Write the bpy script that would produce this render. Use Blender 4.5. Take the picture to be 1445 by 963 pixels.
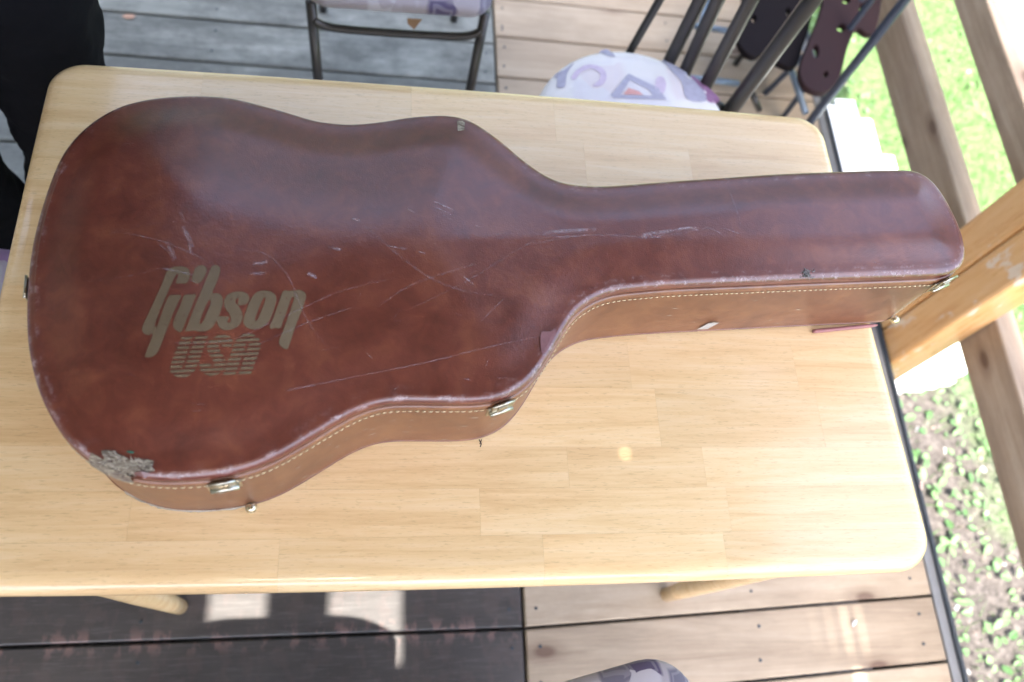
import bpy, bmesh, math, random
import numpy as np
from mathutils import Vector, Matrix

for o in list(bpy.data.objects):
    bpy.data.objects.remove(o)
S = bpy.context.scene
COL = S.collection
rnd = random.Random(7)

# ------------------------------------------------------------ camera
CZ = 1.69                                   # eye height over the deck, metres
FPX = 1170.0
CC = np.array([722.5, 481.5])
_x = np.array([7500 - CC[0], 640 - CC[1], FPX]); _x /= np.linalg.norm(_x)
_y = np.array([588 - CC[0], -2225 - CC[1], FPX]); _y -= _x * (_x @ _y); _y /= np.linalg.norm(_y)
_z = np.cross(_x, _y)
RW = np.array([_x, _y, _z])                 # camera axes (right, down, forward) -> world
cam_d = bpy.data.cameras.new('camera')
cam = bpy.data.objects.new('camera', cam_d); COL.objects.link(cam)
M = Matrix.Identity(4)
for i in range(3):
    M[i][0] = RW[i, 0]; M[i][1] = -RW[i, 1]; M[i][2] = -RW[i, 2]
M[2][3] = CZ
cam.matrix_world = M
cam_d.sensor_width = 22.3
cam_d.lens = FPX / 1445 * 22.3
cam_d.clip_start = 0.05; cam_d.clip_end = 400
cam_d.dof.use_dof = True
cam_d.dof.focus_distance = 1.02
cam_d.dof.aperture_fstop = 1.9
S.camera = cam

# ------------------------------------------------------------ world, sun, exposure
SUNV = Vector((-0.04, -0.40, 1.0)).normalized()
w = bpy.data.worlds.new('World'); S.world = w; w.use_nodes = True
nt = w.node_tree; bg = nt.nodes['Background']
sky = nt.nodes.new('ShaderNodeTexSky'); sky.sky_type = 'NISHITA'; sky.sun_disc = False
sky.sun_elevation = math.asin(SUNV.z)
sky.sun_rotation = math.atan2(SUNV.x, SUNV.y)
sky.air_density = .8; sky.dust_density = 4.5; sky.ozone_density = .5
nt.links.new(sky.outputs[0], bg.inputs[0]); bg.inputs[1].default_value = 0.15
sd = bpy.data.lights.new('sun', 'SUN'); sd.energy = 2.7; sd.angle = math.radians(0.53); sd.color = (1, .95, .87)
so = bpy.data.objects.new('sun', sd); COL.objects.link(so)
so.rotation_euler = SUNV.to_track_quat('Z', 'Y').to_euler()
S.view_settings.view_transform = 'Standard'; S.view_settings.look = 'None'
S.view_settings.exposure = 3.2; S.view_settings.gamma = 1

# ------------------------------------------------------------ helpers
def kxy(px, py):
    d = RW @ np.array([px - CC[0], py - CC[1], FPX]); return -d[0] / d[2], -d[1] / d[2]
def P(px, py, z):
    a, b = kxy(px, py); return (a * (CZ - z), b * (CZ - z))
def P3(px, py, z):
    a, b = P(px, py, z); return Vector((a, b, z))

def link(o, parent=None):
    COL.objects.link(o)
    if parent is not None: o.parent = parent
    return o
def mesh_obj(name, V, F, mat=None, parent=None, smooth=False):
    me = bpy.data.meshes.new(name); me.from_pydata([tuple(v) for v in V], [], F); me.update()
    if mat: me.materials.append(mat)
    if smooth: me.polygons.foreach_set('use_smooth', [True] * len(me.polygons))
    return link(bpy.data.objects.new(name, me), parent)
def empty(name, loc=(0, 0, 0), rz=0.0):
    o = bpy.data.objects.new(name, None); o.location = loc; o.rotation_euler = (0, 0, rz)
    o.empty_display_size = .05
    return link(o)
def tag(o, label=None, cat=None, group=None, kind=None):
    if label: o['label'] = label
    if cat: o['category'] = cat
    if group: o['group'] = group
    if kind: o['kind'] = kind
    return o

class MB:
    def __init__(s): s.V = []; s.F = []
    def add(s, V, F):
        n = len(s.V); s.V += [tuple(v) for v in V]; s.F += [tuple(n + i for i in f) for f in F]; return s
    def box(s, a, b, bev=0.0):
        x0, y0, z0 = a; x1, y1, z1 = b
        if bev <= 0:
            V = [(x, y, z) for z in (z0, z1) for y in (y0, y1) for x in (x0, x1)]
            return s.add(V, [(0, 2, 3, 1), (4, 5, 7, 6), (0, 1, 5, 4), (2, 6, 7, 3), (0, 4, 6, 2), (1, 3, 7, 5)])
        bm = bmesh.new(); bmesh.ops.create_cube(bm, size=1)
        for v in bm.verts:
            v.co = Vector(((x0 + x1) / 2 + v.co.x * (x1 - x0), (y0 + y1) / 2 + v.co.y * (y1 - y0), (z0 + z1) / 2 + v.co.z * (z1 - z0)))
        bmesh.ops.bevel(bm, geom=bm.edges[:], offset=bev, segments=2, affect='EDGES', profile=.5)
        bm.verts.index_update()
        s.add([v.co[:] for v in bm.verts], [[v.index for v in f.verts] for f in bm.faces]); bm.free(); return s
    def tube(s, pts, r, seg=12, cap=True, flat=1.0):
        pts = [Vector(p) for p in pts]; n = len(pts)
        rr = r if hasattr(r, '__len__') else [r] * n
        T = []
        for i in range(n):
            T.append((pts[min(i + 1, n - 1)] - pts[max(i - 1, 0)]).normalized())
        up = Vector((0, 0, 1)) if abs(T[0].z) < .9 else Vector((1, 0, 0))
        nrm = (up - T[0] * up.dot(T[0])).normalized()
        V = []
        for i in range(n):
            nrm = (nrm - T[i] * nrm.dot(T[i])).normalized(); bi = T[i].cross(nrm)
            for k in range(seg):
                a = 2 * math.pi * k / seg
                V.append(pts[i] + nrm * math.cos(a) * rr[i] + bi * math.sin(a) * rr[i] * flat)
        F = [(i * seg + k, i * seg + (k + 1) % seg, (i + 1) * seg + (k + 1) % seg, (i + 1) * seg + k) for i in range(n - 1) for k in range(seg)]
        if cap: F += [tuple(range(seg))[::-1], tuple((n - 1) * seg + k for k in range(seg))]
        return s.add(V, F)
    def slab(s, outline, z0, z1, bev=0.002):
        n = len(outline); cx = sum(p[0] for p in outline) / n; cy = sum(p[1] for p in outline) / n
        def ring(d, z):
            return [(p[0] + (cx - p[0]) * d, p[1] + (cy - p[1]) * d, z) for p in outline]
        V = ring(bev * 8, z0) + ring(0, z0 + bev) + ring(0, z1 - bev) + ring(bev * 8, z1)
        F = [(r * n + i, r * n + (i + 1) % n, (r + 1) * n + (i + 1) % n, (r + 1) * n + i) for r in range(3) for i in range(n)]
        F += [tuple(range(n))[::-1], tuple(3 * n + i for i in range(n))]
        return s.add(V, F)
    def obj(s, name, mat, parent=None, smooth=False):
        return mesh_obj(name, s.V, s.F, mat, parent, smooth)

def smooth_path(pts, k=6):
    pts = [Vector(p) for p in pts]; out = []
    n = len(pts)
    for i in range(n - 1):
        p0, p1, p2, p3 = pts[max(i - 1, 0)], pts[i], pts[i + 1], pts[min(i + 2, n - 1)]
        for j in range(k):
            t = j / k
            out.append(.5 * ((2 * p1) + (p2 - p0) * t + (2 * p0 - 5 * p1 + 4 * p2 - p3) * t * t + (3 * p1 - p0 - 3 * p2 + p3) * t ** 3))
    out.append(pts[-1]); return out
def smooth_loop(pts, k=6):
    pts = [np.array(p, float) for p in pts]; n = len(pts); out = []
    for i in range(n):
        p0, p1, p2, p3 = pts[i - 1], pts[i], pts[(i + 1) % n], pts[(i + 2) % n]
        for j in range(k):
            t = j / k
            out.append(.5 * ((2 * p1) + (p2 - p0) * t + (2 * p0 - 5 * p1 + 4 * p2 - p3) * t * t + (3 * p1 - p0 - 3 * p2 + p3) * t ** 3))
    return out
def rrect(x0, y0, x1, y1, r, seg=8):
    out = []
    for cx, cy, a0 in ((x1 - r, y1 - r, 0), (x0 + r, y1 - r, 90), (x0 + r, y0 + r, 180), (x1 - r, y0 + r, 270)):
        for i in range(seg + 1):
            a = math.radians(a0 + 90 * i / seg); out.append((cx + r * math.cos(a), cy + r * math.sin(a)))
    return out
def pad(name, outline, z0, h, mat, parent, crown=.3):
    n = len(outline); cx = sum(p[0] for p in outline) / n; cy = sum(p[1] for p in outline) / n
    prof = [(.06, 0), (.01, .12), (0, .35), (0, .6), (.02, .82), (.07, .96), (.16, 1 + crown * .25), (.35, 1 + crown * .6), (.6, 1 + crown * .9), (.85, 1 + crown)]
    V = []
    for d, t in prof: V += [(p[0] + (cx - p[0]) * d, p[1] + (cy - p[1]) * d, z0 + h * t) for p in outline]
    F = [(r * n + i, r * n + (i + 1) % n, (r + 1) * n + (i + 1) % n, (r + 1) * n + i) for r in range(len(prof) - 1) for i in range(n)]
    F += [tuple(range(n))[::-1], tuple((len(prof) - 1) * n + i for i in range(n))]
    return mesh_obj(name, V, F, mat, parent, True)

# ------------------------------------------------------------ materials
class NM:
    """small node builder"""
    def __init__(s, name):
        s.m = bpy.data.materials.new(name); s.m.use_nodes = True; s.t = s.m.node_tree
        s.b = s.t.nodes['Principled BSDF']; s.o = s.t.nodes['Material Output']
    def n(s, typ, **kw):
        nd = s.t.nodes.new('ShaderNode' + typ)
        for k, v in kw.items():
            if k in nd.inputs: s.put(nd.inputs[k], v)
            else: setattr(nd, k, v)
        return nd
    def put(s, sock, v):
        if isinstance(v, bpy.types.NodeSocket): s.t.links.new(v, sock)
        elif isinstance(v, tuple) and len(v) == 3 and sock.type == 'RGBA': sock.default_value = (*v, 1)
        else: sock.default_value = v
    def coord(s, scale=(1, 1, 1), loc=(0, 0, 0), which='Object', offset=None):
        tc = s.n('TexCoord'); mp = s.n('Mapping'); mp.inputs['Scale'].default_value = scale; mp.inputs['Location'].default_value = loc
        src = tc.outputs[which]
        if offset is not None:
            ad = s.n('VectorMath', operation='ADD'); s.t.links.new(src, ad.inputs[0]); s.t.links.new(offset, ad.inputs[1]); src = ad.outputs[0]
        s.t.links.new(src, mp.inputs['Vector']); return mp.outputs[0]
    def noise(s, vec, scale, detail=4, rough=.55, dist=0.0):
        nd = s.n('TexNoise'); s.t.links.new(vec, nd.inputs['Vector']); nd.inputs['Scale'].default_value = scale
        nd.inputs['Detail'].default_value = detail; nd.inputs['Roughness'].default_value = rough; nd.inputs['Distortion'].default_value = dist
        return nd.outputs['Fac']
    def ramp(s, fac, stops, interp='LINEAR'):
        r = s.n('ValToRGB'); s.t.links.new(fac, r.inputs[0]); cr = r.color_ramp; cr.interpolation = interp
        while len(cr.elements) > 1: cr.elements.remove(cr.elements[-1])
        for i, (p, c) in enumerate(stops):
            e = cr.elements[0] if i == 0 else cr.elements.new(p)
            e.position = p; e.color = (*c, 1) if len(c) == 3 else c
        return r.outputs[0]
    def mix(s, fac, a, b, mode='MIX'):
        m = s.n('Mix', data_type='RGBA', blend_type=mode)
        s.put(m.inputs[0], fac); s.put(m.inputs[6], a); s.put(m.inputs[7], b); return m.outputs[2]
    def math(s, op, a, b=0.0, clamp=False):
        m = s.n('Math', operation=op, use_clamp=clamp); s.put(m.inputs[0], a); s.put(m.inputs[1], b); return m.outputs[0]
    def bump(s, h, strength=.3, dist=.001):
        b = s.n('Bump'); s.t.links.new(h, b.inputs['Height']); b.inputs['Strength'].default_value = strength; b.inputs['Distance'].default_value = dist
        s.t.links.new(b.outputs[0], s.b.inputs['Normal'])
    def set(s, **kw):
        for k, v in kw.items(): s.put(s.b.inputs[k.replace('_', ' ')], v)
        return s
def g(v): return (v, v, v)

def mat_plain(name, col, rough=.5, metal=0.0, var=.12, scale=30, bump=0.0, **kw):
    a = NM(name); c = a.coord(); f = a.noise(c, scale)
    a.set(Base_Color=a.mix(f, tuple(x * (1 - var) for x in col), tuple(min(1, x * (1 + var)) for x in col)), Metallic=metal)
    a.set(Roughness=a.math('ADD', a.math('MULTIPLY', f, .16), rough - .08))
    if bump: a.bump(a.noise(c, scale * 6), bump, .001)
    a.set(**kw); return a.m

def mat_leather(name, dark, mid, hi, rough, rimwear=True, coat=.12):
    a = NM(name); c = a.coord()
    cloud = a.noise(c, 13, 7, .66, .5)
    fine = a.noise(c, 60, 5, .65)
    sp = a.noise(c, 40, 4, .65, .8)
    v = a.math('ADD', a.math('MULTIPLY', cloud, .6), a.math('MULTIPLY', sp, .4))
    col = a.ramp(v, [(.34, dark), (.5, mid), (.66, hi)])
    col = a.mix(a.math('MULTIPLY', fine, .35), col, tuple(x * .55 for x in mid))
    r = a.math('ADD', a.math('MULTIPLY', cloud, .22), rough - .1)
    if rimwear:
        at = a.n('Attribute', attribute_name='rim').outputs['Fac']
        wn = a.noise(a.coord(), 62, 6, .75)
        w2 = a.noise(a.coord((1, 1, 1), (3, 1, 0)), 160, 3, .7)
        wf = a.math('MULTIPLY', at, a.ramp(wn, [(.515, g(0)), (.565, g(1))]))
        wf = a.math('MULTIPLY', wf, a.ramp(w2, [(.4, g(.15)), (.6, g(1))]), True)
        col = a.mix(a.math('MULTIPLY', wf, .6), col, (.48, .38, .38))
        r = a.math('ADD', r, a.math('MULTIPLY', wf, .3))
    # crazing / fine wrinkles
    vo = a.n('TexVoronoi', feature='DISTANCE_TO_EDGE'); a.t.links.new(a.coord(), vo.inputs['Vector']); vo.inputs['Scale'].default_value = 420
    h = a.math('ADD', a.math('MULTIPLY', vo.outputs['Distance'], .6), a.math('MULTIPLY', a.noise(c, 220, 3), .6))
    h2 = a.math('ADD', h, a.math('MULTIPLY', a.noise(c, 12, 3), 2.0))
    a.bump(h2, .22, .0012)
    a.set(Base_Color=col, Roughness=r, Specular_IOR_Level=.9, Coat_Weight=coat, Coat_Roughness=.24)
    return a.m
LID = mat_leather('lid_vinyl', (.074, .0135, .0095), (.132, .029, .017), (.200, .056, .026), .31)
WALL = mat_leather('wall_vinyl_table_lit', (.12, .036, .016), (.205, .076, .033), (.28, .122, .050), .38, False, .1)  # lid vinyl made lighter for the light reflected from the table
BRASS = mat_plain('worn_brass', (.62, .55, .38), .28, 1.0, .2, 160)
NICKEL = mat_plain('tarnished_nickel', (.50, .47, .38), .3, 1.0, .25, 120)
THREAD = mat_plain('cream_thread', (.62, .52, .33), .8, 0, .15, 300)
GROOVE = mat_plain('dark_maroon_groove', (.03, .008, .006), .7)  # dark maroon line in the joint between lid and body
FRAY = mat_plain('frayed_backing', (.42, .36, .28), .9, 0, .35, 400, .4)
def mat_print():
    a = NM('gold_print'); c = a.coord()
    f = a.noise(c, 45, 5, .65); w_ = a.noise(c, 260, 4, .7)
    col = a.mix(f, (.115, .076, .042), (.152, .112, .068))
    col = a.mix(a.ramp(w_, [(.60, g(0)), (.72, g(1))]), col, (.10, .035, .02))
    a.set(Base_Color=col, Roughness=.42); return a.m
PRINT = mat_print()
def mat_scuff():
    a = NM('pale_scuffs'); at = a.n('Attribute', attribute_name='wear').outputs['Fac']
    n1 = a.noise(a.coord((1, 1, 1)), 140, 4, .7); n2 = a.noise(a.coord((1, 1, 1), (2, 5, 1)), 420, 3, .7)
    f = a.math('MULTIPLY', at, a.ramp(n1, [(.36, g(.15)), (.6, g(1))]))
    f = a.math('MULTIPLY', f, a.ramp(n2, [(.35, g(.35)), (.6, g(1))]), True)
    a.set(Base_Color=(.55, .45, .47), Roughness=.55)
    tr = a.n('BsdfTransparent'); mx = a.n('MixShader')
    a.t.links.new(f, mx.inputs[0]); a.t.links.new(tr.outputs[0], mx.inputs[1]); a.t.links.new(a.b.outputs[0], mx.inputs[2])
    a.t.links.new(mx.outputs[0], a.o.inputs[0]); return a.m
SCUFF = mat_scuff()
def mat_patch():
    a = NM('torn_fibrous_patch'); c = a.coord((1, 3.4, 1)); f = a.noise(c, 75, 6, .8, 1.2)
    a.set(Base_Color=a.ramp(f, [(.36, (.05, .02, .02)), (.46, (.16, .12, .085)), (.54, (.26, .215, .15)), (.66, (.46, .41, .31))]), Roughness=.8)
    a.bump(f, .8, .002); return a.m
PATCH = mat_patch()

def wood_mat(name, c1, c2, c3, rough=.3, coat=0.0, grain=(3, 40, 40), knots=0.0, tint=.25, weather=0.0, knotc=(.10, .05, .03), bump=.12, worn=None, ka=0):
    a = NM(name); oi = a.n('ObjectInfo'); rn = oi.outputs['Random']
    off = a.n('CombineXYZ'); 
    for i, k in enumerate((7.3, 3.1, 5.7)): a.t.links.new(a.math('MULTIPLY', rn, k), off.inputs[i])
    c = a.coord(grain, offset=off.outputs[0]); cu = a.coord((1, 1, 1), offset=off.outputs[0])
    lc = a.coord((grain[0] * .4, grain[1] * .4, grain[2] * .4), offset=off.outputs[0])
    f = a.noise(c, 1.6, 7, .68, .9); f2 = a.noise(a.coord((grain[0] * 2.5, grain[1] * 3.2, grain[2] * 3.2) if grain[2] > grain[0] else grain, offset=off.outputs[0]), 3.2, 6, .75, .3); f3 = a.noise(lc, 1.0, 3, .5, 1.5)
    v = a.math('ADD', a.math('MULTIPLY', f, .5), a.math('ADD', a.math('MULTIPLY', f2, .22), a.math('MULTIPLY', f3, .28)))
    col = a.ramp(v, [(.34, c1), (.5, c2), (.66, c3)])
    shade = a.math('ADD', a.math('MULTIPLY', rn, tint), 1 - tint * .6)
    cx = a.n('CombineXYZ')
    for i in range(3): a.t.links.new(shade, cx.inputs[i])
    col = a.mix(1.0, col, cx.outputs[0], 'MULTIPLY')
    if knots:
        sp_ = a.n('SeparateXYZ'); a.t.links.new(cu, sp_.inputs[0]); X_, Y_, Z_ = sp_.outputs[0], sp_.outputs[1], sp_.outputs[2]
        uv = a.n('CombineXYZ')
        u_, v_ = ((X_, Y_), (Y_, a.math('ADD', X_, Z_)), (Z_, a.math('ADD', X_, Y_)))[ka]
        a.t.links.new(a.math('MULTIPLY', u_, .5), uv.inputs[0]); a.t.links.new(v_, uv.inputs[1])
        vo = a.n('TexVoronoi', voronoi_dimensions='2D'); a.t.links.new(uv.outputs[0], vo.inputs['Vector']); vo.inputs['Scale'].default_value = knots
        sc_ = a.n('SeparateColor'); a.t.links.new(vo.outputs['Color'], sc_.inputs[0])
        kf = a.ramp(vo.outputs['Distance'], [(.04, g(1)), (.075, g(.4)), (.16, g(0))])
        kf = a.math('MULTIPLY', kf, a.ramp(sc_.outputs[0], [(.45, g(0)), (.55, g(.85))]))
        col = a.mix(kf, col, knotc)
    if worn:
        wv_ = a.ramp(a.noise(a.coord((1.6, 1.6, .8), offset=off.outputs[0]), 9, 4, .6), [(.60, g(0)), (.65, g(.8))])
        col = a.mix(wv_, col, worn)
    if coat and not knots:      # tiny dark pores along the grain
        po = a.ramp(a.noise(a.coord((50, 420, 420), offset=off.outputs[0]), 1.6, 2, .6), [(.60, g(0)), (.68, g(.30))])
        col = a.mix(po, col, tuple(x * .55 for x in c1))
    r = a.math('ADD', a.math('MULTIPLY', f2, .15), rough - .07)
    if weather:
        wf = a.ramp(a.noise(a.coord((.6, 1, 1), offset=off.outputs[0]), 7, 7, .75), [(.40, g(0)), (.60, g(1))])
        col = a.mix(a.math('MULTIPLY', wf, weather), col, tuple(x * .42 for x in c2))
    a.set(Base_Color=col, Roughness=r, Coat_Weight=coat, Coat_Roughness=.09)
    a.bump(a.math('ADD', f2, f), bump, .001)
    return a.m
TABLE = wood_mat('varnished_rubberwood', (.65, .405, .19), (.78, .55, .285), (.84, .64, .375), .24, .34, (2.2, 34, 34), 0, .09, bump=.04)
DECK_NEW = wood_mat('tan_deck_pine', (.23, .17, .115), (.36, .285, .20), (.45, .37, .275), .65, 0, (1.6, 22, 22), 5.5, .2, .25)
DECK_GREY = wood_mat('weathered_grey_board', (.095, .10, .088), (.215, .225, .20), (.33, .335, .30), .6, 0, (1.8, 20, 20), 0, .2, .85, bump=.3)
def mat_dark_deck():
    a = NM('dark_peeling_board'); c = a.coord((2, 14, 14)); cu = a.coord()
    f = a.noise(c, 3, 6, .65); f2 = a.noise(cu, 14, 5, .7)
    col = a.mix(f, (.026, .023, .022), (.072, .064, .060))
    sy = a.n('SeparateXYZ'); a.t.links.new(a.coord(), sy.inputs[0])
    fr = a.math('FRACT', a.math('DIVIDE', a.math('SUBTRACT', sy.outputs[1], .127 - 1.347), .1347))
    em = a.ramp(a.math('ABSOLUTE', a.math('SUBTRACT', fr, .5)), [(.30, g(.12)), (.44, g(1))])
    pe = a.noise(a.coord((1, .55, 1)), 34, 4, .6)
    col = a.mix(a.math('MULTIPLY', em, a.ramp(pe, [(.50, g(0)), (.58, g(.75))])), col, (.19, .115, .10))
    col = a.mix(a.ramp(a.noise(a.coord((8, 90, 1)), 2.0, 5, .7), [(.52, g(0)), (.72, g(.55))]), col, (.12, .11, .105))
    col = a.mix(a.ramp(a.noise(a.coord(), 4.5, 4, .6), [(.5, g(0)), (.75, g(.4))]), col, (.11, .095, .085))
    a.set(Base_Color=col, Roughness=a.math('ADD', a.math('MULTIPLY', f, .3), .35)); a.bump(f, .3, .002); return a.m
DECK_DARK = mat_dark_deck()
POST = wood_mat('varnished_orange_pine', (.56, .26, .08), (.70, .40, .165), (.76, .49, .25), .28, .5, (22, 22, 2.0), 7.5, .12, knotc=(.12, .035, .02), worn=(.74, .64, .52), ka=2)
RAIL = wood_mat('rough_brown_lumber', (.26, .185, .125), (.40, .305, .215), (.50, .41, .305), .75, 0, (22, 1.5, 22), 5.5, .15, .2, ka=1)
LEDGE = wood_mat('pale_lumber', (.5, .46, .42), (.6, .56, .52), (.68, .64, .6), .75, 0, (22, 1.5, 22), 2.5, .1)  # paler wood colours than the rails
DARKMETAL = mat_plain('dark_bronze_metal', (.055, .052, .05), .34, .5, .15, 40)
BLUEMETAL = mat_plain('blue_grey_metal', (.07, .085, .12), .32, .5, .15, 40)
PALEMETAL = mat_plain('pale_blue_metal', (.16, .21, .27), .35, .4, .15, 40)
TRIM = mat_plain('grey_edge_trim', (.23, .24, .25), .4, .3, .12, 30)
TRIMDK = mat_plain('dark_edge_flashing', (.035, .045, .055), .5)
MAROON = mat_plain('maroon_seat_panel', (.022, .009, .010), .8, 0, .3, 25, Specular_IOR_Level=.25)
CLOTH = mat_plain('black_cotton_cloth', (.0034, .0034, .0045), .95, 0, .5, 14, .5, Specular_IOR_Level=.12)
SKIN = mat_plain('skin', (.45, .27, .2), .5, 0, .06, 20)
HAIR = mat_plain('brown_hair', (.05, .03, .02), .6, 0, .3, 60)
SHOE = mat_plain('black_shoe_leather', (.012, .012, .013), .45)
WHITE = mat_plain('white_painted_board', (.80, .82, .80), .6, 0, .05, 20)
ROOFW = mat_plain('brown_stained_soffit', (.17, .125, .085), .7, 0, .15, 4)
BRACKET = mat_plain('brown_paper_tag', (.22, .13, .07), .8)
REDP = mat_plain('red_painted_stick', (.30, .12, .11), .5, 0, .45, 120)
GREYTUFT = mat_plain('grey_lint', (.20, .19, .18), .95, 0, .5, 300)
STICKER = mat_plain('grey_paper_sticker', (.42, .38, .33), .7, 0, .12, 200)
SIDING = mat_plain('grey_house_siding', (.42, .42, .40), .7, 0, .05, 3)
def fabric(name, base, cols, scale):
    a = NM(name); c = a.coord(); wv = a.noise(c, 900, 2)
    d = a.n('TexNoise'); a.t.links.new(c, d.inputs['Vector']); d.inputs['Scale'].default_value = 9
    ad = a.n('VectorMath', operation='MULTIPLY_ADD'); a.t.links.new(d.outputs['Color'], ad.inputs[0]); ad.inputs[1].default_value = (.05, .05, .05); a.t.links.new(c, ad.inputs[2])
    vo = a.n('TexVoronoi', distance='CHEBYCHEV'); a.t.links.new(ad.outputs[0], vo.inputs['Vector']); vo.inputs['Scale'].default_value = scale; vo.inputs['Randomness'].default_value = .9
    sx = a.n('SeparateColor'); a.t.links.new(vo.outputs['Color'], sx.inputs[0])
    pick = a.ramp(sx.outputs[0], [(0, base), (.38, cols[0]), (.54, base), (.68, cols[1]), (.80, cols[2]), (.9, base)], 'CONSTANT')
    ring = a.ramp(a.math('FRACT', a.math('MULTIPLY', vo.outputs['Distance'], 2.2)), [(0, g(0)), (.62, g(1)), (.8, g(0))], 'CONSTANT')
    soft = a.ramp(vo.outputs['Distance'], [(.42, g(1)), (.55, g(0))])
    col = a.mix(a.math('MULTIPLY', soft, .95), base, pick)
    col = a.mix(a.math('MULTIPLY', ring, .22), col, cols[2])
    col = a.mix(a.math('MULTIPLY', wv, .15), col, cols[0])
    a.set(Base_Color=col, Roughness=.9, Sheen_Weight=.2); a.bump(wv, .3, .0006); return a.m
FAB_W = fabric('white_floral_fabric', (.66, .64, .62), [(.60, .58, .60), (.62, .56, .56), (.58, .54, .58)], 11)
FAB_G = fabric('grey_floral_fabric', (.30, .27, .28), [(.12, .11, .15), (.05, .035, .09), (.44, .42, .45)], 16)
FAB_N = fabric('near_seat_fabric', (.36, .33, .34), [(.13, .12, .16), (.06, .04, .10), (.48, .45, .47)], 23)
FAB_P = fabric('purple_grey_fabric', (.40, .38, .42), [(.10, .09, .14), (.09, .09, .16), (.28, .16, .32)], 14)

# ------------------------------------------------------------ setting: ground, lawn
GZ = -0.35
def mat_ground():
    a = NM('lawn_soil'); c = a.coord()
    f = a.noise(c, 5, 8, .7); f2 = a.noise(c, 55, 5, .75)
    soil = a.ramp(f2, [(.35, (.045, .038, .034)), (.5, (.085, .073, .066)), (.65, (.16, .14, .13))])
    green = a.ramp(f2, [(.35, (.07, .13, .04)), (.65, (.14, .24, .08))])
    sep = a.n('SeparateXYZ'); a.t.links.new(c, sep.inputs[0])
    lx = a.math('ADD', a.math('MULTIPLY', sep.outputs[0], 1.0), a.math('MULTIPLY', sep.outputs[1], .35))
    k = a.ramp(a.math('ADD', a.math('MULTIPLY', a.math('SUBTRACT', lx, 1.95), 1.3), f), [(.35, g(0)), (.75, g(1))])
    a.set(Base_Color=a.mix(k, soil, green), Roughness=.95); a.bump(f2, 1.0, .02); return a.m
N = 90
xs = np.concatenate([[-120, -40, -10, -3], np.linspace(-1, 6, N), [10, 30, 80, 200]])
ys = np.concatenate([[-120, -40, -10], np.linspace(-3, 8, N), [15, 40, 200]])
V = [(x, y, GZ + (.012 * math.sin(x * 7 + y * 3) * math.cos(y * 5 - x) if abs(x) < 8 and abs(y) < 9 else 0)) for y in ys for x in xs]
nx = len(xs)
F = [(j * nx + i, j * nx + i + 1, (j + 1) * nx + i + 1, (j + 1) * nx + i) for j in range(len(ys) - 1) for i in range(nx - 1)]
tag(mesh_obj('ground', V, F, mat_ground(), None, True), kind='structure')
def gz(x, y): return GZ + .012 * math.sin(x * 7 + y * 3) * math.cos(y * 5 - x)
def leaf_mat(name, c1, c2, tr=.35):
    a = NM(name); at = a.n('Attribute', attribute_name='tone').outputs['Fac']
    col = a.mix(at, c1, c2); a.set(Base_Color=col, Roughness=.55)
    tb = a.n('BsdfTranslucent'); a.put(tb.inputs[0], col); mx = a.n('MixShader'); mx.inputs[0].default_value = tr
    a.t.links.new(a.b.outputs[0], mx.inputs[1]); a.t.links.new(tb.outputs[0], mx.inputs[2]); a.t.links.new(mx.outputs[0], a.o.inputs[0]); return a.m
def set_tone(ob, tones, name='tone'):
    at = ob.data.attributes.new(name, 'FLOAT', 'POINT'); at.data.foreach_set('value', np.array(tones, dtype=np.float32))
rg = np.random.default_rng(3)
def lushness(x, y):            # bare soil near the deck's front, grass farther out
    return np.clip((x - 1.50 - .34 * np.exp(-((y - .62) / .45) ** 2)) * 2.4 + .36 + .3 * np.sin(x * 9.1 + 2) * np.sin(y * 7.3), .2, 1)
# grass blades
n = 95000
X = rg.uniform(1.30, 5.0, n); Y = rg.uniform(-1.2, 6.0, n)
keep = rg.random(n) < lushness(X, Y); X, Y = X[keep], Y[keep]; n = len(X)
A = rg.uniform(0, 6.283, n); H = rg.uniform(.018, .055, n); Wd = rg.uniform(.0015, .0035, n); L = rg.uniform(.2, 1.1, n) * H
Z = np.array([gz(a, b) for a, b in zip(X, Y)]) - .004
B = rg.uniform(0, 6.283, n)
v = np.stack([np.stack([X - Wd * np.cos(A), Y - Wd * np.sin(A), Z], 1), np.stack([X + Wd * np.cos(A), Y + Wd * np.sin(A), Z], 1),
              np.stack([X + L * np.cos(B), Y + L * np.sin(B), Z + H], 1)], 1).reshape(-1, 3)
ob = mesh_obj('grass', v.tolist(), [(3 * i, 3 * i + 1, 3 * i + 2) for i in range(n)], leaf_mat('grass_blades', (.07, .15, .045), (.165, .30, .10)))
set_tone(ob, np.repeat(rg.random(n), 3)); tag(ob, 'short green lawn grass growing beyond the deck railing', 'grass', kind='stuff')
# small broad leaves
n = 12000
X = rg.uniform(1.32, 4.2, n); Y = rg.uniform(-1.0, 4.5, n)
keep = rg.random(n) < (1.0 - .6 * np.clip(lushness(X, Y) - .3, 0, 1)); X, Y = X[keep], Y[keep]; n = len(X)
V = []; F = []; T = []
for i in range(n):
    s = rg.uniform(.006, .018) * (1.0 if lushness(X[i], Y[i]) < .8 else .6); a = rg.uniform(0, 6.283); t1, t2 = rg.uniform(-.5, .5, 2); z = gz(X[i], Y[i]) + rg.uniform(.004, .028); b0 = len(V)
    ca, sa = math.cos(a), math.sin(a)
    for u, vv_ in ((-1, 0), (-.45, .52), (.25, .55), (1, 0), (.25, -.55), (-.45, -.52)):
        V.append((X[i] + s * (u * ca - vv_ * sa), Y[i] + s * (u * sa + vv_ * ca), z + s * (u * t1 + abs(vv_) * .4 + vv_ * t2)))
    F += [(b0, b0 + 1, b0 + 2, b0 + 3), (b0, b0 + 3, b0 + 4, b0 + 5)]; T += [rg.random()] * 6
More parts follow.
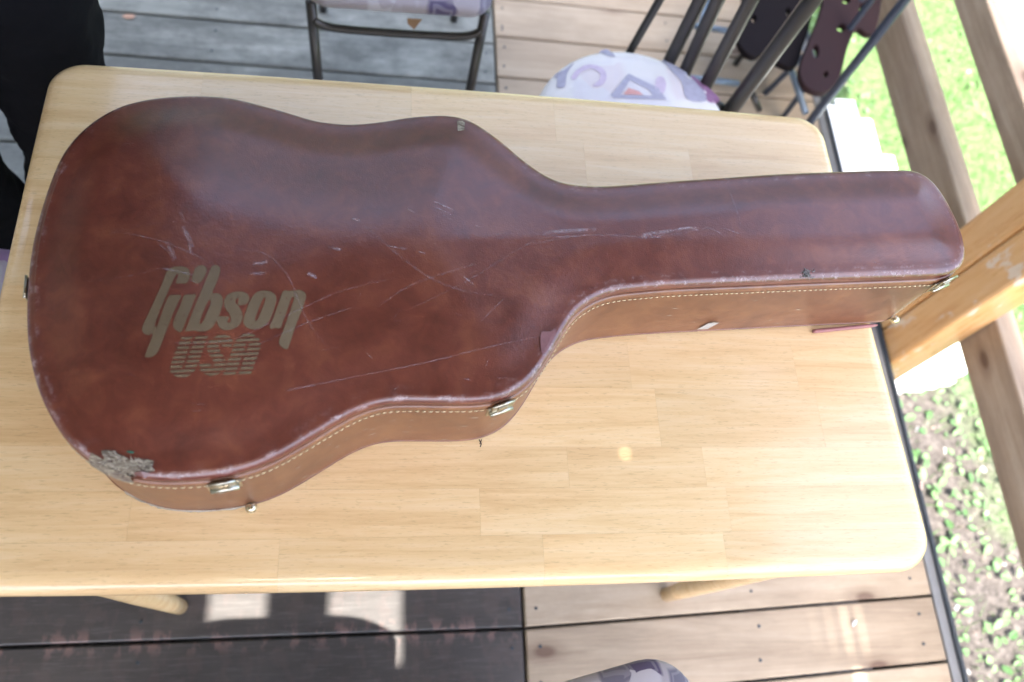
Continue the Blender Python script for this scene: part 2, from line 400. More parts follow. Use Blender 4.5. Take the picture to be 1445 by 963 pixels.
ob = mesh_obj('ground_cover', V, F, leaf_mat('weed_leaves', (.07, .16, .055), (.19, .33, .14), .4)); set_tone(ob, T)
tag(ob, 'small broad leafed weeds scattered over bare soil beside the deck', 'weeds', kind='stuff')
# wood chips, pebbles, dead leaves
n = 1700
V = []; F = []; T = []
for i in range(n):
    x = rg.uniform(1.28, 2.9); y = rg.uniform(-.9, 3.2)
    if rg.random() > 1.15 - lushness(x, y): continue
    s = rg.uniform(.003, .011); q = rg.uniform(.25, .8); a = rg.uniform(0, 6.283); z = gz(x, y); h = s * rg.uniform(.2, .7); b0 = len(V)
    ca, sa = math.cos(a), math.sin(a); tl = rg.uniform(-.4, .4)
    for zz, sc in ((0, 1), (h, .75)):
        for u, vv_ in ((-1, -q), (1, -q * .8), (.9, q), (-.8, q * .9)):
            V.append((x + s * sc * (u * ca - vv_ * sa), y + s * sc * (u * sa + vv_ * ca), z + zz + tl * s * u))
    F += [(b0 + 4, b0 + 5, b0 + 6, b0 + 7)] + [(b0 + k, b0 + (k + 1) % 4, b0 + 4 + (k + 1) % 4, b0 + 4 + k) for k in range(4)]
    T += [rg.random()] * 8
a = NM('wood_chips'); at = a.n('Attribute', attribute_name='tone').outputs['Fac']
a.set(Base_Color=a.ramp(at, [(0, (.05, .04, .035)), (.4, (.14, .11, .095)), (.7, (.24, .19, .16)), (.9, (.26, .26, .27)), (1, (.45, .44, .44))]), Roughness=.85)
ob = mesh_obj('wood_chips', V, F, a.m); set_tone(ob, T); tag(ob, 'pale wood chips and pebbles strewn on the soil by the deck edge', 'wood chips', kind='stuff')

# ------------------------------------------------------------ setting: deck
deck = empty('deck'); tag(deck, kind='structure')
SEAM = .310
def board(x0, ya0, ya1, x1, yb0, yb1, mat, gap=.0028):
    """plank between x0 and x1; its edges may fan slightly"""
    b = .003; T_ = .028
    q = [(x0, ya0 + gap), (x1, yb0 + gap), (x1, yb1 - gap), (x0, ya1 - gap)]
    qi = [(x0 + b, ya0 + gap + b), (x1 - b, yb0 + gap + b), (x1 - b, yb1 - gap - b), (x0 + b, ya1 - gap - b)]
    dz = rnd.uniform(-.0012, .0006)
    V = [(x, y, -T_) for x, y in q] + [(x, y, dz - b) for x, y in q] + [(x, y, dz) for x, y in qi]
    F = [(3, 2, 1, 0), (8, 9, 10, 11)] + [(k + r * 4, (k + 1) % 4 + r * 4, (k + 1) % 4 + 4 + r * 4, k + 4 + r * 4) for r in range(2) for k in range(4)]
    return mesh_obj('board', V, F, mat, deck)
for i in range(-9, 24):
    y0 = .127 + .1347 * i
    mat = DECK_DARK if y0 < .5 else DECK_GREY  # front rows of the left run take the darker board colour
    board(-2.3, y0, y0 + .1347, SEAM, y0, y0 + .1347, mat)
for i in range(-9, 24):
    ya = .127 + .1372 * i; yb = .164 + .1336 * i
    board(SEAM + .006, ya, ya + .1372, 1.215, yb, yb + .1336, DECK_NEW)
mb = MB()
for x in (-2.2, -1.6, -1.0, -.4, .29, .80, 1.17): mb.box((x - .02, -1.1, -.18), (x + .02, 3.3, -.029))
mb.obj('joist', DECK_DARK, deck)
MB().box((1.2185, -1.1, -.16), (1.241, 3.3, -.002), .003).obj('edge_trim', TRIM, deck)
MB().box((1.2412, -1.1, -.20), (1.2505, 3.3, .004), .002).obj('edge_flashing', TRIMDK, deck)

nail = MB().tube([(0, 0, -.002), (0, 0, .0011)], .0034, 10).obj('nail_head', TRIMDK, deck)
nail.location = (.335, 1.66, 0)
for bi in range(-1, 13):
    for fx_, xx in ((.26, .338), (.74, .340), (.28, 1.168), (.72, 1.172), (.27, .80), (.75, .803)):
        yy = (.127 + .1372 * bi) + (.037 - .0036 * bi) * (xx - .31) / .9 + .136 * fx_
        c_ = nail.copy(); c_.location = (xx + rnd.uniform(-.004, .004), yy, 0); link(c_, deck)
    for fx_, xx in ((.27, .285), (.73, .288), (.26, -.40), (.74, -.397)):
        c_ = nail.copy(); c_.location = (xx, .127 + .1347 * (bi + fx_), 0); link(c_, deck)

# sparse debris on the boards
def leaf_litter(px, py, s, col, ang, label):
    x, y = P(px, py, .003); V = []
    for u, vv_ in ((-1, 0), (-.3, .45), (.5, .35), (1, 0), (.4, -.4), (-.4, -.35)):
        V.append((x + s * (u * math.cos(ang) - vv_ * math.sin(ang)), y + s * (u * math.sin(ang) + vv_ * math.cos(ang)), .003 + .003 * abs(u) + .002 * vv_))
    o = mesh_obj('dry_leaf', V, [(0, 1, 2, 3), (0, 3, 4, 5)], mat_plain('dry_leaf_' + str(px), col, .8)); tag(o, label, 'leaf')
leaf_litter(182, 24, .017, (.45, .28, .2), .1, 'small pinkish dry leaf on grey boards beside the dark trousers')
leaf_litter(1205, 880, .009, (.7, .7, .72), .8, 'tiny pale scrap lying on the sunlit tan boards')
leaf_litter(1300, 686, .012, (.6, .45, .38), 1.2, 'small curled tan leaf on the dark flashing of the deck edge')

# ------------------------------------------------------------ porch roof, and an unseen house wall added to dim the left side
roof = empty('porch_roof', (0, 0, 2.45)); tag(roof, 'brown porch roof shading the deck, with openings cut to pass sun patches', 'roof')
RZ = 2.45
def up(px, py, z=0.0):
    x, y = P(px, py, z); t = (RZ - z) / SUNV.z
    return x + SUNV.x * t, y + SUNV.y * t
holes = []  # openings cut where the sun rays for each wanted patch cross the roof
def hole(px0, py0, px1, py1, z=0.0, extra=0.0):
    pm = (py0 + py1) / 2; ax, bx = up(px0, pm, z)[0], up(px1, pm, z)[0]; ay, by = up((px0 + px1) / 2, py0, z)[1], up((px0 + px1) / 2, py1, z)[1]; holes.append((min(ax, bx), min(ay, by), max(ax, bx), max(ay, by) + extra))
hole(290, 945, 372, 862, 0, .12); hole(462, 945, 566, 862, 0, .12)
for a_, b_ in ((1128, 1128.6), (1150, 1150.9), (1172, 1173.2), (1194, 1196.4), (1216, 1218)): hole(a_, 930, b_, 852)
hole(1212, 1010, 1224, 945)
ax, ay = up(882, 645, .74); holes.append((ax - .0036, ay - .006, ax + .0036, ay + .006))
RX = sorted({-2.3, 1.36} | {h[0] for h in holes} | {h[2] for h in holes}); RY = sorted({-1.9, 1.62} | {h[1] for h in holes} | {h[3] for h in holes})
mb = MB()
for i in range(len(RX) - 1):
    j = 0
    while j < len(RY) - 1:
        def inhole(jj):
            cx, cy = (RX[i] + RX[i + 1]) / 2, (RY[jj] + RY[jj + 1]) / 2
            return any(h[0] < cx < h[2] and h[1] < cy < h[3] for h in holes)
        if inhole(j): j += 1; continue
        k = j
        while k < len(RY) - 1 and not inhole(k): k += 1
        mb.box((RX[i], RY[j], 0), (RX[i + 1], RY[k], .02)); j = k
mb.obj('roof_board', ROOFW, roof)
mb = MB()
for x, y in ((-2.2, -1.8), (-2.2, 1.55), (1.295, -1.7)): mb.box((x - .045, y - .045, GZ - RZ), (x + .045, y + .045, -.002), .004)
mb.obj('roof_post', POST, roof)
hw = empty('added_house_wall', (-2.32, 0, 0)); tag(hw, 'unseen grey lap sided wall added to dim the left end of the porch', 'wall')
mb = MB()
for i in range(22):
    z = -.35 + i * .13
    mb.add([(0, -3.5, z), (0, 4, z), (-.012, 4, z + .13), (-.012, -3.5, z + .13), (-.1, -3.5, z), (-.1, 4, z), (-.1, 4, z + .13), (-.1, -3.5, z + .13)],
           [(0, 1, 2, 3), (0, 4, 5, 1), (3, 2, 6, 7), (5, 4, 7, 6)])
mb.obj('siding', SIDING, hw)

# unseen trees added so the lid and the varnish mirror something dark
BARK = mat_plain('tree_bark', (.09, .065, .045), .9, 0, .3, 9, .6)
TL = leaf_mat('tree_leaves', (.03, .07, .02), (.07, .13, .035), .3)
def tree_meshes(seed):
    r = np.random.default_rng(seed); m1 = MB(); m1.tube([(0, 0, 0), (.1, .05, 2), (0, .1, 4), (.15, 0, 7)], [.22, .17, .13, .04], 10)
    for k in range(9):
        z0 = 2.2 + k * .5; a_ = k * 2.4; m1.tube([(.05, .05, z0), (1.0 * math.cos(a_), 1.0 * math.sin(a_), z0 + .7), (1.9 * math.cos(a_), 1.9 * math.sin(a_), z0 + 1.2)], [.07, .045, .02], 6)
    V = []; F = []; T = []
    cl = [(r.normal(0, 1.1), r.normal(0, 1.1), r.uniform(2.4, 8.6), r.uniform(.5, 1.0)) for _ in range(34)]
    for cx, cy, cz, cr in cl:
        for _ in range(170):
            p = np.array((cx, cy, cz)) + r.normal(0, cr * .5, 3); u = r.normal(0, 1, 3); u /= np.linalg.norm(u); w_ = np.cross(u, r.normal(0, 1, 3)); w_ /= np.linalg.norm(w_); s_ = r.uniform(.07, .15); b = len(V)
            V += [tuple(p - u * s_), tuple(p + w_ * s_ * .5), tuple(p + u * s_), tuple(p - w_ * s_ * .5)]; F.append((b, b + 1, b + 2, b + 3)); T += [r.random()] * 4
    return m1, V, F, T
ta = tree_meshes(1)
tproto = None
for i, (x, y, sc_, lab) in enumerate(((-5.5, 9.5, 1.0, 'broad green tree added out of view for reflections, leftmost of the row'), (-1.2, 11.0, 1.1, 'tall green tree added out of view for reflections, second in the row'), (3.0, 10.0, .95, 'green tree added out of view for reflections, third in the row'), (7.5, 8.5, 1.05, 'green tree added out of view for reflections, fourth in the row'), (-3.4, 8.2, .9, 'small bushy tree added out of view in front of the reflected row'), (.9, 8.3, .95, 'dense tree added out of view before the middle of the reflected row'), (5.2, 9.4, 1.0, 'green tree added out of view for reflections, rightmost but one'))):
    tr_ = empty('reflection_tree', (x, y, GZ), i * 1.3); tr_.scale = (sc_,) * 3; tag(tr_, lab, 'tree', 'unseen trees added for reflections')
    if tproto is None:
        tk = ta[0].obj('trunk', BARK, tr_, True); cr_ = mesh_obj('crown', ta[1], ta[2], TL, tr_); set_tone(cr_, ta[3]); tproto = (tk, cr_)
    else:
        for q in tproto: link(q.copy(), tr_)
# ------------------------------------------------------------ railing
rail = empty('deck_railing', (1.30, .8, 0)); tag(rail, 'wooden deck railing with twin orange varnished posts and rough brown rails', 'railing')
def rl(name, a, b, mat, bev=.005):
    m_ = MB().box(a, b, bev); m_.V = [(v[0] - 1.30, v[1] - .8, v[2]) for v in m_.V]; return m_.obj(name, mat, rail)
rl('post', (1.2515, .705, GZ), (1.3445, .7965, 2.448), POST, .008)
rl('post', (1.2525, .7985, GZ), (1.3435, .890, 2.448), POST, .008)
for z0, z1 in ((.125, .250), (.408, .494)): rl('rail', (1.3462, -1.2, z0), (1.399, 3.3, z1), RAIL)
rl('ledge_board', (1.42, .9, .434), (1.57, 3.3, .47), LEDGE)
for y_ in (1.6, 2.9): rl('ledge_bracket', (1.3995, y_, .39), (1.50, y_ + .04, .4335), RAIL)

# ------------------------------------------------------------ white planks on the ground
defs = [(1.502, 1.545, 1.80, .77, 'leftmost white plank on the ground, shaded and set against the deck edge'),
        (1.547, 1.622, 1.83, .78, 'longest white plank lying second from the deck edge on the ground'),
        (1.624, 1.669, 1.755, .79, 'white plank third from the deck edge, ending at the middle step'),
        (1.671, 1.717, 1.61, .80, 'white plank fourth from the deck edge with its end set back'),
        (1.719, 1.765, 1.52, .83, 'shortest white plank, outermost of the planks on the grass')]
for i, (x0, x1, y1, y0, lab) in enumerate(defs):
    x0, x1, y1, y0 = (q * .969 for q in (x0, x1, y1, y0))
    z = GZ + .018
    o = MB().box((x0, y0, z), (x1, y1, z + .045 - .002 * i), .004).obj('white_plank', WHITE); tag(o, lab, 'plank', 'white planks lying side by side')

# ------------------------------------------------------------ table
TZ = .74
tab = empty('wooden_table', (.12, .46, 0)); tag(tab, 'pale varnished wooden table with rounded corners under the guitar case', 'table')
def bowed(x0, y0, x1, y1, r, bow):
    base = rrect(x0, y0, x1, y1, r, 9); out = []
    n = len(base)
    for i in range(n):
        p, q = base[i], base[(i + 1) % n]; d = math.dist(p, q); k = max(1, int(d / .03))
        for j in range(k):
            t = j / k; out.append([p[0] + (q[0] - p[0]) * t, p[1] + (q[1] - p[1]) * t])
    cx, cy = (x0 + x1) / 2, (y0 + y1) / 2; hx, hy = (x1 - x0) / 2, (y1 - y0) / 2
    for p in out:
        u = (p[0] - cx) / hx; v = (p[1] - cy) / hy
        p[1] += bow * (1 - u * u) * v; p[0] += bow * .5 * (1 - v * v) * u + .012 * max(u, 0) ** 2 * max(-v, 0)
    return out
TO = bowed(-.428, .1235, .692, .815, .045, .006)
bm = bmesh.new(); rings = []
def inset(pts, d):
    n = len(pts); out = []
    for i in range(n):
        a_, b_ = pts[i - 1], pts[(i + 1) % n]; tx, ty = b_[0] - a_[0], b_[1] - a_[1]; l = math.hypot(tx, ty)
        out.append((pts[i][0] - ty / l * d, pts[i][1] + tx / l * d))
    return out
prof = [(.006, TZ - .030), (.001, TZ - .026), (0, TZ - .02), (.0005, TZ - .0125), (.003, TZ - .007), (.0075, TZ - .0028), (.014, TZ - .0006), (.022, TZ)]
for d, z in prof: rings.append([bm.verts.new((x, y, z)) for x, y in inset(TO, d)])
n = len(TO)
for r in range(len(prof) - 1):
    for i in range(n): bm.faces.new((rings[r][i], rings[r][(i + 1) % n], rings[r + 1][(i + 1) % n], rings[r + 1][i]))
bm.faces.new(rings[-1]); bm.faces.new(rings[0][::-1])
for f in bm.faces: f.smooth = len(f.verts) == 4
def clip(src, co, no):
    bmesh.ops.bisect_plane(src, geom=src.verts[:] + src.edges[:] + src.faces[:], dist=1e-6, plane_co=co, plane_no=no, clear_outer=True)
    ed = [e for e in src.edges if e.is_boundary]
    if ed: bmesh.ops.contextual_create(src, geom=ed)
rows = [.10]
while rows[-1] < .76: rows.append(rows[-1] + rnd.uniform(.050, .078))
rows[-1] = .84
for j in range(len(rows) - 1):
    cuts = [-.5]
    cuts.append(rnd.uniform(-.30, .0)); cuts.append(cuts[-1] + rnd.uniform(.25, .42)); 
    if cuts[-1] < .42: cuts.append(rnd.uniform(cuts[-1] + .12, .6))
    cuts.append(.75)
    for i in range(len(cuts) - 1):
        b2 = bm.copy(); e = .00006
        clip(b2, (0, rows[j + 1] - e, 0), (0, 1, 0)); clip(b2, (0, rows[j] + e, 0), (0, -1, 0))
        clip(b2, (cuts[i + 1] - e, 0, 0), (1, 0, 0)); clip(b2, (cuts[i] + e, 0, 0), (-1, 0, 0))
        if len(b2.faces) < 4: b2.free(); continue
        for e_ in b2.edges:
            if len(e_.link_faces) == 2 and e_.calc_face_angle(0) > .75: e_.smooth = False
        me = bpy.data.meshes.new('stave')
        for v_ in b2.verts: v_.co -= Vector((.12, .46, 0))
        b2.to_mesh(me); b2.free(); me.materials.append(TABLE)
        link(bpy.data.objects.new('stave', me), tab)
bm.free()
def tl(mb_): mb_.V = [(v[0] - .12, v[1] - .46, v[2]) for v in mb_.V]; return mb_
for (fx, fy, tx, ty) in ((-.335, .187, -.395, .187), (.615, .182, .665, .182), (-.335, .75, -.30, .69), (.615, .75, .56, .69)):
    pts = [(fx + (tx - fx) * t, fy + (ty - fy) * t, TZ - .1 + (.0 - (TZ - .1)) * (1 - t)) for t in (0, .1, .35, .7, 1)]
    tl(MB().tube(pts, [.0145, .0165, .021, .025, .026], 20)).obj('leg', TABLE, tab, True)
for a_, b_ in (((-.30, .235, TZ - .1), (.56, .255, TZ - .031)), ((-.30, .68, TZ - .1), (.56, .70, TZ - .031)), ((-.30, .2555, TZ - .1), (-.28, .6795, TZ - .031)), ((.54, .2555, TZ - .1), (.56, .6795, TZ - .031))):
    tl(MB().box(a_, b_, .002)).obj('apron', TABLE, tab)

# ------------------------------------------------------------ guitar case
ZB = TZ + .002; ZG = .8720; ZR = .8800; RR = .0085
top_px = [(39, 438), (42, 388), (50, 335), (67, 275), (87, 226), (110, 195), (140, 170), (173, 153), (213, 143), (253, 139), (287, 138.5), (327, 141.5), (367, 151), (400, 160), (443, 173), (470, 177), (495, 178.5), (533, 175.5), (567, 170), (600, 166.5), (633, 166), (660, 172), (683, 185), (710, 205), (733, 225), (760, 245), (783, 257), (807, 263), (843, 265), (882, 263), (940, 258.5), (993, 255), (1050, 251), (1097, 248), (1197, 244), (1262, 242), (1288, 244), (1306, 253), (1320, 267), (1335, 290), (1347, 314), (1356, 338), (1359.5, 360)]
bot_px = [(39, 438), (41, 488), (50, 534), (63, 571), (81, 603), (100, 627), (124, 647), (151, 662), (188, 674), (226, 678.5), (264, 678), (302, 674.5), (339, 667), (377, 654), (415, 634), (452, 612), (482, 594), (510, 580.5), (535, 572.5), (565, 569), (615, 569.5), (665, 569.5), (699, 565.5), (729, 554), (752, 535), (772, 508), (792, 474), (812, 444), (835, 426), (865, 414), (915, 408), (964, 404.5), (1063, 400.5), (1163, 396.5), (1263, 393), (1313, 391), (1335, 389), (1350, 382), (1357, 373), (1359.5, 360)]
loop = [P(px, py, ZR) for px, py in top_px] + [P(px, py, ZR) for px, py in bot_px[-2:0:-1]]
OUT = np.array(smooth_loop(loop, 5))
# even resampling, then gentle smoothing
def resample(pts, n):
    d = np.r_[0, np.cumsum(np.linalg.norm(np.diff(np.vstack([pts, pts[:1]]), axis=0), axis=1))]
    q = np.vstack([pts, pts[:1]]); t = np.linspace(0, d[-1], n, endpoint=False)
    return np.stack([np.interp(t, d, q[:, 0]), np.interp(t, d, q[:, 1])], 1)
OUT = resample(OUT, 640)
for _ in range(4): OUT = (np.roll(OUT, 1, 0) + 2 * OUT + np.roll(OUT, -1, 0)) / 4
if np.sum(OUT[:, 0] * np.roll(OUT[:, 1], -1) - np.roll(OUT[:, 0], -1) * OUT[:, 1]) < 0: OUT = OUT[::-1].copy()
TAN = np.roll(OUT, -1, 0) - np.roll(OUT, 1, 0); TAN /= np.linalg.norm(TAN, axis=1)[:, None]
NOR = np.stack([TAN[:, 1], -TAN[:, 0]], 1)            # outward
def distf(pts):
    pts = np.atleast_2d(pts); out = np.empty(len(pts))
    for s_ in range(0, len(pts), 2000):
        p = pts[s_:s_ + 2000]; out[s_:s_ + 2000] = np.sqrt(((p[:, None, :] - OUT[None]) ** 2).sum(-1)).min(1)
    return out
DOME = .017
def zsurf(d, x=0.0):
    d = np.asarray(d, float); x = np.asarray(x, float); c_ = np.clip(d, 0, RR)
    z = ZR + np.sqrt(np.maximum(RR ** 2 - (RR - c_) ** 2, 0))
    t = np.clip((d - .003) / .056, 0, 1); t2 = np.clip((d - .006) / .17, 0, 1); wx = np.clip((.30 - x) / .30, 0, 1); wx = wx * wx * (3 - 2 * wx)
    return z + .0070 * t * t * (3 - 2 * t) + -.0 + .019 * wx * t2 * t2 * (3 - 2 * t2)
def onlid(px, py, lift=.0):
    z = .899
    for _ in range(4):
        x, y = P(px, py, z); z = float(zsurf(distf([(x, y)]), x)[0]) + lift
    return Vector((x, y, z))
case = empty('guitar_case', (.2, .5, TZ)); tag(case, 'worn brown guitar case with gold lettering lying closed on the wooden table', 'guitar case')
CO = Vector((.2, .5, TZ))
def cpart(name, V, F, mat, smooth=True, parent=None):
    return mesh_obj(name, [tuple(Vector(v) - CO) for v in V], F, mat, parent or case, smooth)
n = len(OUT)
# lid
offs = [(-.0040, ZG + .0022), (-.0008, ZG + .0024), (0, ZG + .0036), (0, ZR)]
V = []; rim = []
for d, z in offs: V += [(*(OUT[i] + NOR[i] * d), z) for i in range(n)]; rim += [.0] * n
for k in range(1, 9):
    th = k / 8 * math.pi / 2; d = RR * (1 - math.cos(th)); V += [(*(OUT[i] - NOR[i] * d), ZR + RR * math.sin(th)) for i in range(n)]; rim += [.05 + .95 * math.sin(2 * th) ** 2] * n
# inner grid: rows join the far and near side of the outline
nr = len(offs) + 8
F = [(r * n + i, r * n + (i + 1) % n, (r + 1) * n + (i + 1) % n, (r + 1) * n + i) for r in range(nr - 1) for i in range(n)]
inner = OUT - NOR * RR; base = (nr - 1) * n
iL = int(np.argmin(inner[:, 0])); iR = int(np.argmax(inner[:, 0]))
# CCW: from iL through the near side to iR, then the far side back
near = [(iL + k) % n for k in range((iR - iL) % n + 1)]; far = [(iL - k) % n for k in range((iL - iR) % n + 1)]
def pair(chain, m):                       # parameter of each chain vertex by x
    return chain
m = min(len(near), len(far)); K = 64
import bisect
nxs = inner[near, 0]
gv = {}; 
def vid(ci, k):                           # grid point between near[ci] and its partner
    return gv[(ci, k)]
fx = np.maximum.accumulate(inner[far, 0]); partners = np.clip(np.round(np.interp(np.maximum.accumulate(nxs), fx + np.arange(len(far)) * 1e-9, np.arange(len(far)))).astype(int), 0, len(far) - 1)
partners[0] = 0; partners[-1] = len(far) - 1
pts = []; 
for ci, a_ in enumerate(near):
    pa, pb = inner[a_], inner[far[partners[ci]]]
    for k in range(1, K):
        t = k / K; t = .5 - .5 * math.cos(t * math.pi) if False else t
        pts.append(pa + (pb - pa) * t)
pts = np.array(pts); dd = distf(pts); zz = zsurf(dd, pts[:, 0])
b0 = len(V); V += [(p[0], p[1], z) for p, z in zip(pts, zz)]; rim += list(np.clip(1 - (dd - RR) / .006, 0, 1) * .6)
def gid(ci, k):
    if k == 0: return base + near[ci]
    if k == K: return base + far[partners[ci]]
    return b0 + ci * (K - 1) + k - 1
for ci in range(len(near) - 1):
    for k in range(K - 1):
        F.append((gid(ci, k), gid(ci + 1, k), gid(ci + 1, k + 1), gid(ci, k + 1)))
    # far side row: fan over the skipped far vertices
    pa, pb = partners[ci], partners[ci + 1]; q = [gid(ci, K - 1), gid(ci + 1, K - 1)] + [base + far[j] for j in range(pb, pa - 1, -1)]
    if len(set(q)) == len(q) and len(q) >= 3: F.append(tuple(q))
F = [f for f in F if len(set(f)) == len(f)]
lid = cpart('lid', V, F, LID); set_tone(lid, rim, 'rim')
# end caps rows where the near chain's first/last columns degenerate
# base shell
prof = [(-.004, ZB), (-.0012, ZB + .0012), (-.0008, ZB + .004), (-.0008, ZG - .018), (.0012, ZG - .0165), (.0016, ZG - .004), (.0012, ZG - .0014), (-.0004, ZG - .0004), (-.006, ZG - .0004)]
V = []
for d, z in prof: V += [(*(OUT[i] + NOR[i] * d), z) for i in range(n)]
F = [(r * n + i, r * n + (i + 1) % n, (r + 1) * n + (i + 1) % n, (r + 1) * n + i) for r in range(len(prof) - 1) for i in range(n)]
F += [tuple(range(n))[::-1]]
body = cpart('body', V, F, WALL)
V = []
for z in (ZG - .002, ZG + .002): V += [(*(OUT[i] - NOR[i] * .0045), z) for i in range(n)]
cpart('groove', V, [(i, (i + 1) % n, n + (i + 1) % n, n + i) for i in range(n)], GROOVE)
# piping on the bottom edge
V = []; seg = 6
for i in range(n):
    for k in range(seg):
        a_ = 2 * math.pi * k / seg; V.append((*(OUT[i] + NOR[i] * (-.0012 + .0014 * math.cos(a_))), ZB + .0018 + .0014 * math.sin(a_)))
cpart('bottom_piping', V, [(i * seg + k, ((i + 1) % n) * seg + k, ((i + 1) % n) * seg + (k + 1) % seg, i * seg + (k + 1) % seg) for i in range(n) for k in range(seg)], WALL)
# stitching
per = np.r_[0, np.cumsum(np.linalg.norm(np.roll(OUT, -1, 0) - OUT, axis=1))]
def at_s(s_):
    s_ %= per[-1]; i = int(np.searchsorted(per, s_, 'right') - 1) % n; t = (s_ - per[i]) / max(1e-9, per[i + 1] - per[i]); j = (i + 1) % n
    p = OUT[i] * (1 - t) + OUT[j] * t; nn = NOR[i] * (1 - t) + NOR[j] * t; nn /= np.linalg.norm(nn); return p, nn
mb = MB(); s_ = 0; rs_ = random.Random(4)
while s_ < per[-1] - .004:
    z = ZG - .0125 + rs_.uniform(-.00035, .00035); pp = []
    for t, dz_ in ((0, -.0002), (.0012, .0002), (.0032, .0002), (.0048, -.0002)):
        p, nn = at_s(s_ + t); pp.append((*(p + nn * (.0017 + (.0006 if 0 < t < .0048 else 0))), z + dz_ * 2))
    mb.add([], []); mb.tube([Vector(q) - CO for q in pp], [.0003, .00062, .00062, .0003], 5); s_ += .0068 + rs_.uniform(-.0006, .0006)
o = mb.obj('stitching', THREAD, case, True); o['kind'] = 'stuff'

# flat print on the lid
def spans(loops, y):
    xs_ = []
    for lp in loops:
        m_ = len(lp)
        for i in range(m_):
            (x0, y0), (x1, y1) = lp[i], lp[(i + 1) % m_]
            if (y0 <= y < y1) or (y1 <= y < y0): xs_.append(x0 + (y - y0) / (y1 - y0) * (x1 - x0))
    return sorted(xs_)
def to_px(pts, ox, oy, sc): return [(ox + x / sc, oy + y / sc) for x, y in pts]
def raster_print(name, loops, mat, lift=.00045, step=.22, stripes=None, maxw=4.0, smoothk=5, rounded=True, attr=None):
    """fills traced glyph outlines with thin rows of quads laid on the arched lid"""
    if rounded: loops = [[tuple(p) for p in smooth_loop(l, smoothk)] for l in loops]
    ys_ = [p[1] for l in loops for p in l]; y = min(ys_) + .01; rows_ = []; V = []; F = []
    quads = []
    while y < max(ys_):
        a_ = spans(loops, y); b_ = spans(loops, min(y + step, max(ys_) - .001))
        if stripes is not None and not stripes(y + step / 2): y += step; continue
        if len(b_) != len(a_): b_ = a_
        for k in range(0, len(a_) - 1, 2):
            x0, x1, u0, u1 = a_[k], a_[k + 1], b_[k], b_[k + 1]; q_ = max(1, int((x1 - x0) / maxw))
            for c in range(q_):
                t0, t1 = c / q_, (c + 1) / q_
                quads.append([(x0 + (x1 - x0) * t0, y), (x0 + (x1 - x0) * t1, y), (u0 + (u1 - u0) * t1, y + step), (u0 + (u1 - u0) * t0, y + step)])
        y += step
    px = np.array(quads).reshape(-1, 2)
    z = np.full(len(px), .899)
    kk = np.array([kxy(a__, b__) for a__, b__ in px])
    for _ in range(4): z = zsurf(distf(kk * (CZ - z)[:, None]), kk[:, 0] * (CZ - z)) + lift
    xy = kk * (CZ - z)[:, None]
    V = [(a__[0], a__[1], b__) for a__, b__ in zip(xy, z)]; F = [(4 * i + 3, 4 * i + 2, 4 * i + 1, 4 * i) for i in range(len(quads))]
    return cpart(name, V, F, mat, True, lid)
A_ = (195, 368, 6.875); B_ = (300, 380, 8.03); C_ = (235, 465, 10.32)
gl = {}
def corner(pts): return pts
G1 = [(365, 220), (415, 221), (468, 219), (492, 185), (503, 135), (492, 92), (458, 64), (410, 56), (350, 60), (300, 85), (265, 135), (230, 230), (180, 340), (130, 450), (82, 550), (48, 625), (38, 670), (55, 705), (95, 722), (143, 716), (110, 800), (85, 870), (66, 932), (120, 937), (165, 917), (200, 870), (240, 770), (290, 640), (350, 490), (385, 415), (417, 341), (380, 334), (345, 334), (298, 345), (250, 450), (185, 634), (172, 640), (160, 630), (168, 600), (230, 440), (290, 300), (340, 190), (370, 138), (386, 134), (388, 150)]
DOT = [(600, 46), (640, 50), (665, 80), (655, 130), (625, 190), (590, 216), (553, 218), (525, 200), (522, 160), (545, 95), (570, 60)]
I1 = [(440, 345), (462, 331), (510, 330), (561, 332), (545, 385), (520, 450), (470, 570), (445, 635), (420, 690), (380, 685), (345, 650), (338, 605), (360, 540), (410, 430)]
b1 = [(705, 75), (730, 49), (765, 45), (790, 65), (795, 110), (770, 190), (720, 310), (770, 315), (805, 335), (822, 385), (815, 440), (780, 540), (745, 610), (700, 665), (640, 687), (590, 688), (555, 680), (500, 683), (456, 681), (475, 635), (500, 570), (580, 370), (640, 230)]
b1h = [(690, 385), (705, 395), (700, 430), (660, 520), (625, 598), (605, 612), (597, 595), (630, 500), (670, 410)]
s1 = [(285, 405), (330, 407), (372, 404), (405, 375), (415, 330), (395, 285), (350, 260), (290, 255), (220, 265), (165, 300), (135, 350), (130, 400), (150, 450), (190, 510), (208, 560), (200, 600), (175, 607), (168, 590), (186, 545), (165, 535), (115, 535), (70, 537), (50, 575), (60, 630), (95, 675), (150, 692), (215, 685), (285, 650), (325, 600), (340, 540), (330, 480), (300, 430), (265, 390), (262, 350), (278, 331), (297, 340)]
o1 = [(600, 243), (670, 260), (715, 300), (722, 350), (705, 430), (670, 530), (630, 600), (570, 655), (500, 680), (420, 675), (365, 640), (350, 580), (375, 490), (420, 370), (470, 290), (530, 250)]
o1h = [(580, 325), (600, 335), (590, 380), (545, 490), (510, 575), (490, 585), (482, 560), (510, 480), (550, 380)]
n1 = [(800, 248), (860, 247), (930, 245), (985, 236), (1035, 255), (1058, 300), (1050, 360), (1010, 470), (950, 620), (890, 800), (852, 903), (800, 895), (760, 855), (755, 810), (790, 720), (850, 560), (920, 350), (925, 325), (905, 316), (890, 335), (850, 450), (805, 570), (770, 663), (710, 668), (646, 665), (700, 520), (765, 340)]
for lps, fr in (([G1], A_), ([I1], A_), ([DOT], A_), ([b1, b1h], A_), ([s1], B_), ([o1, o1h], B_), ([n1], B_)):
    raster_print('printed_letter', [to_px(l, *fr) for l in lps], PRINT)
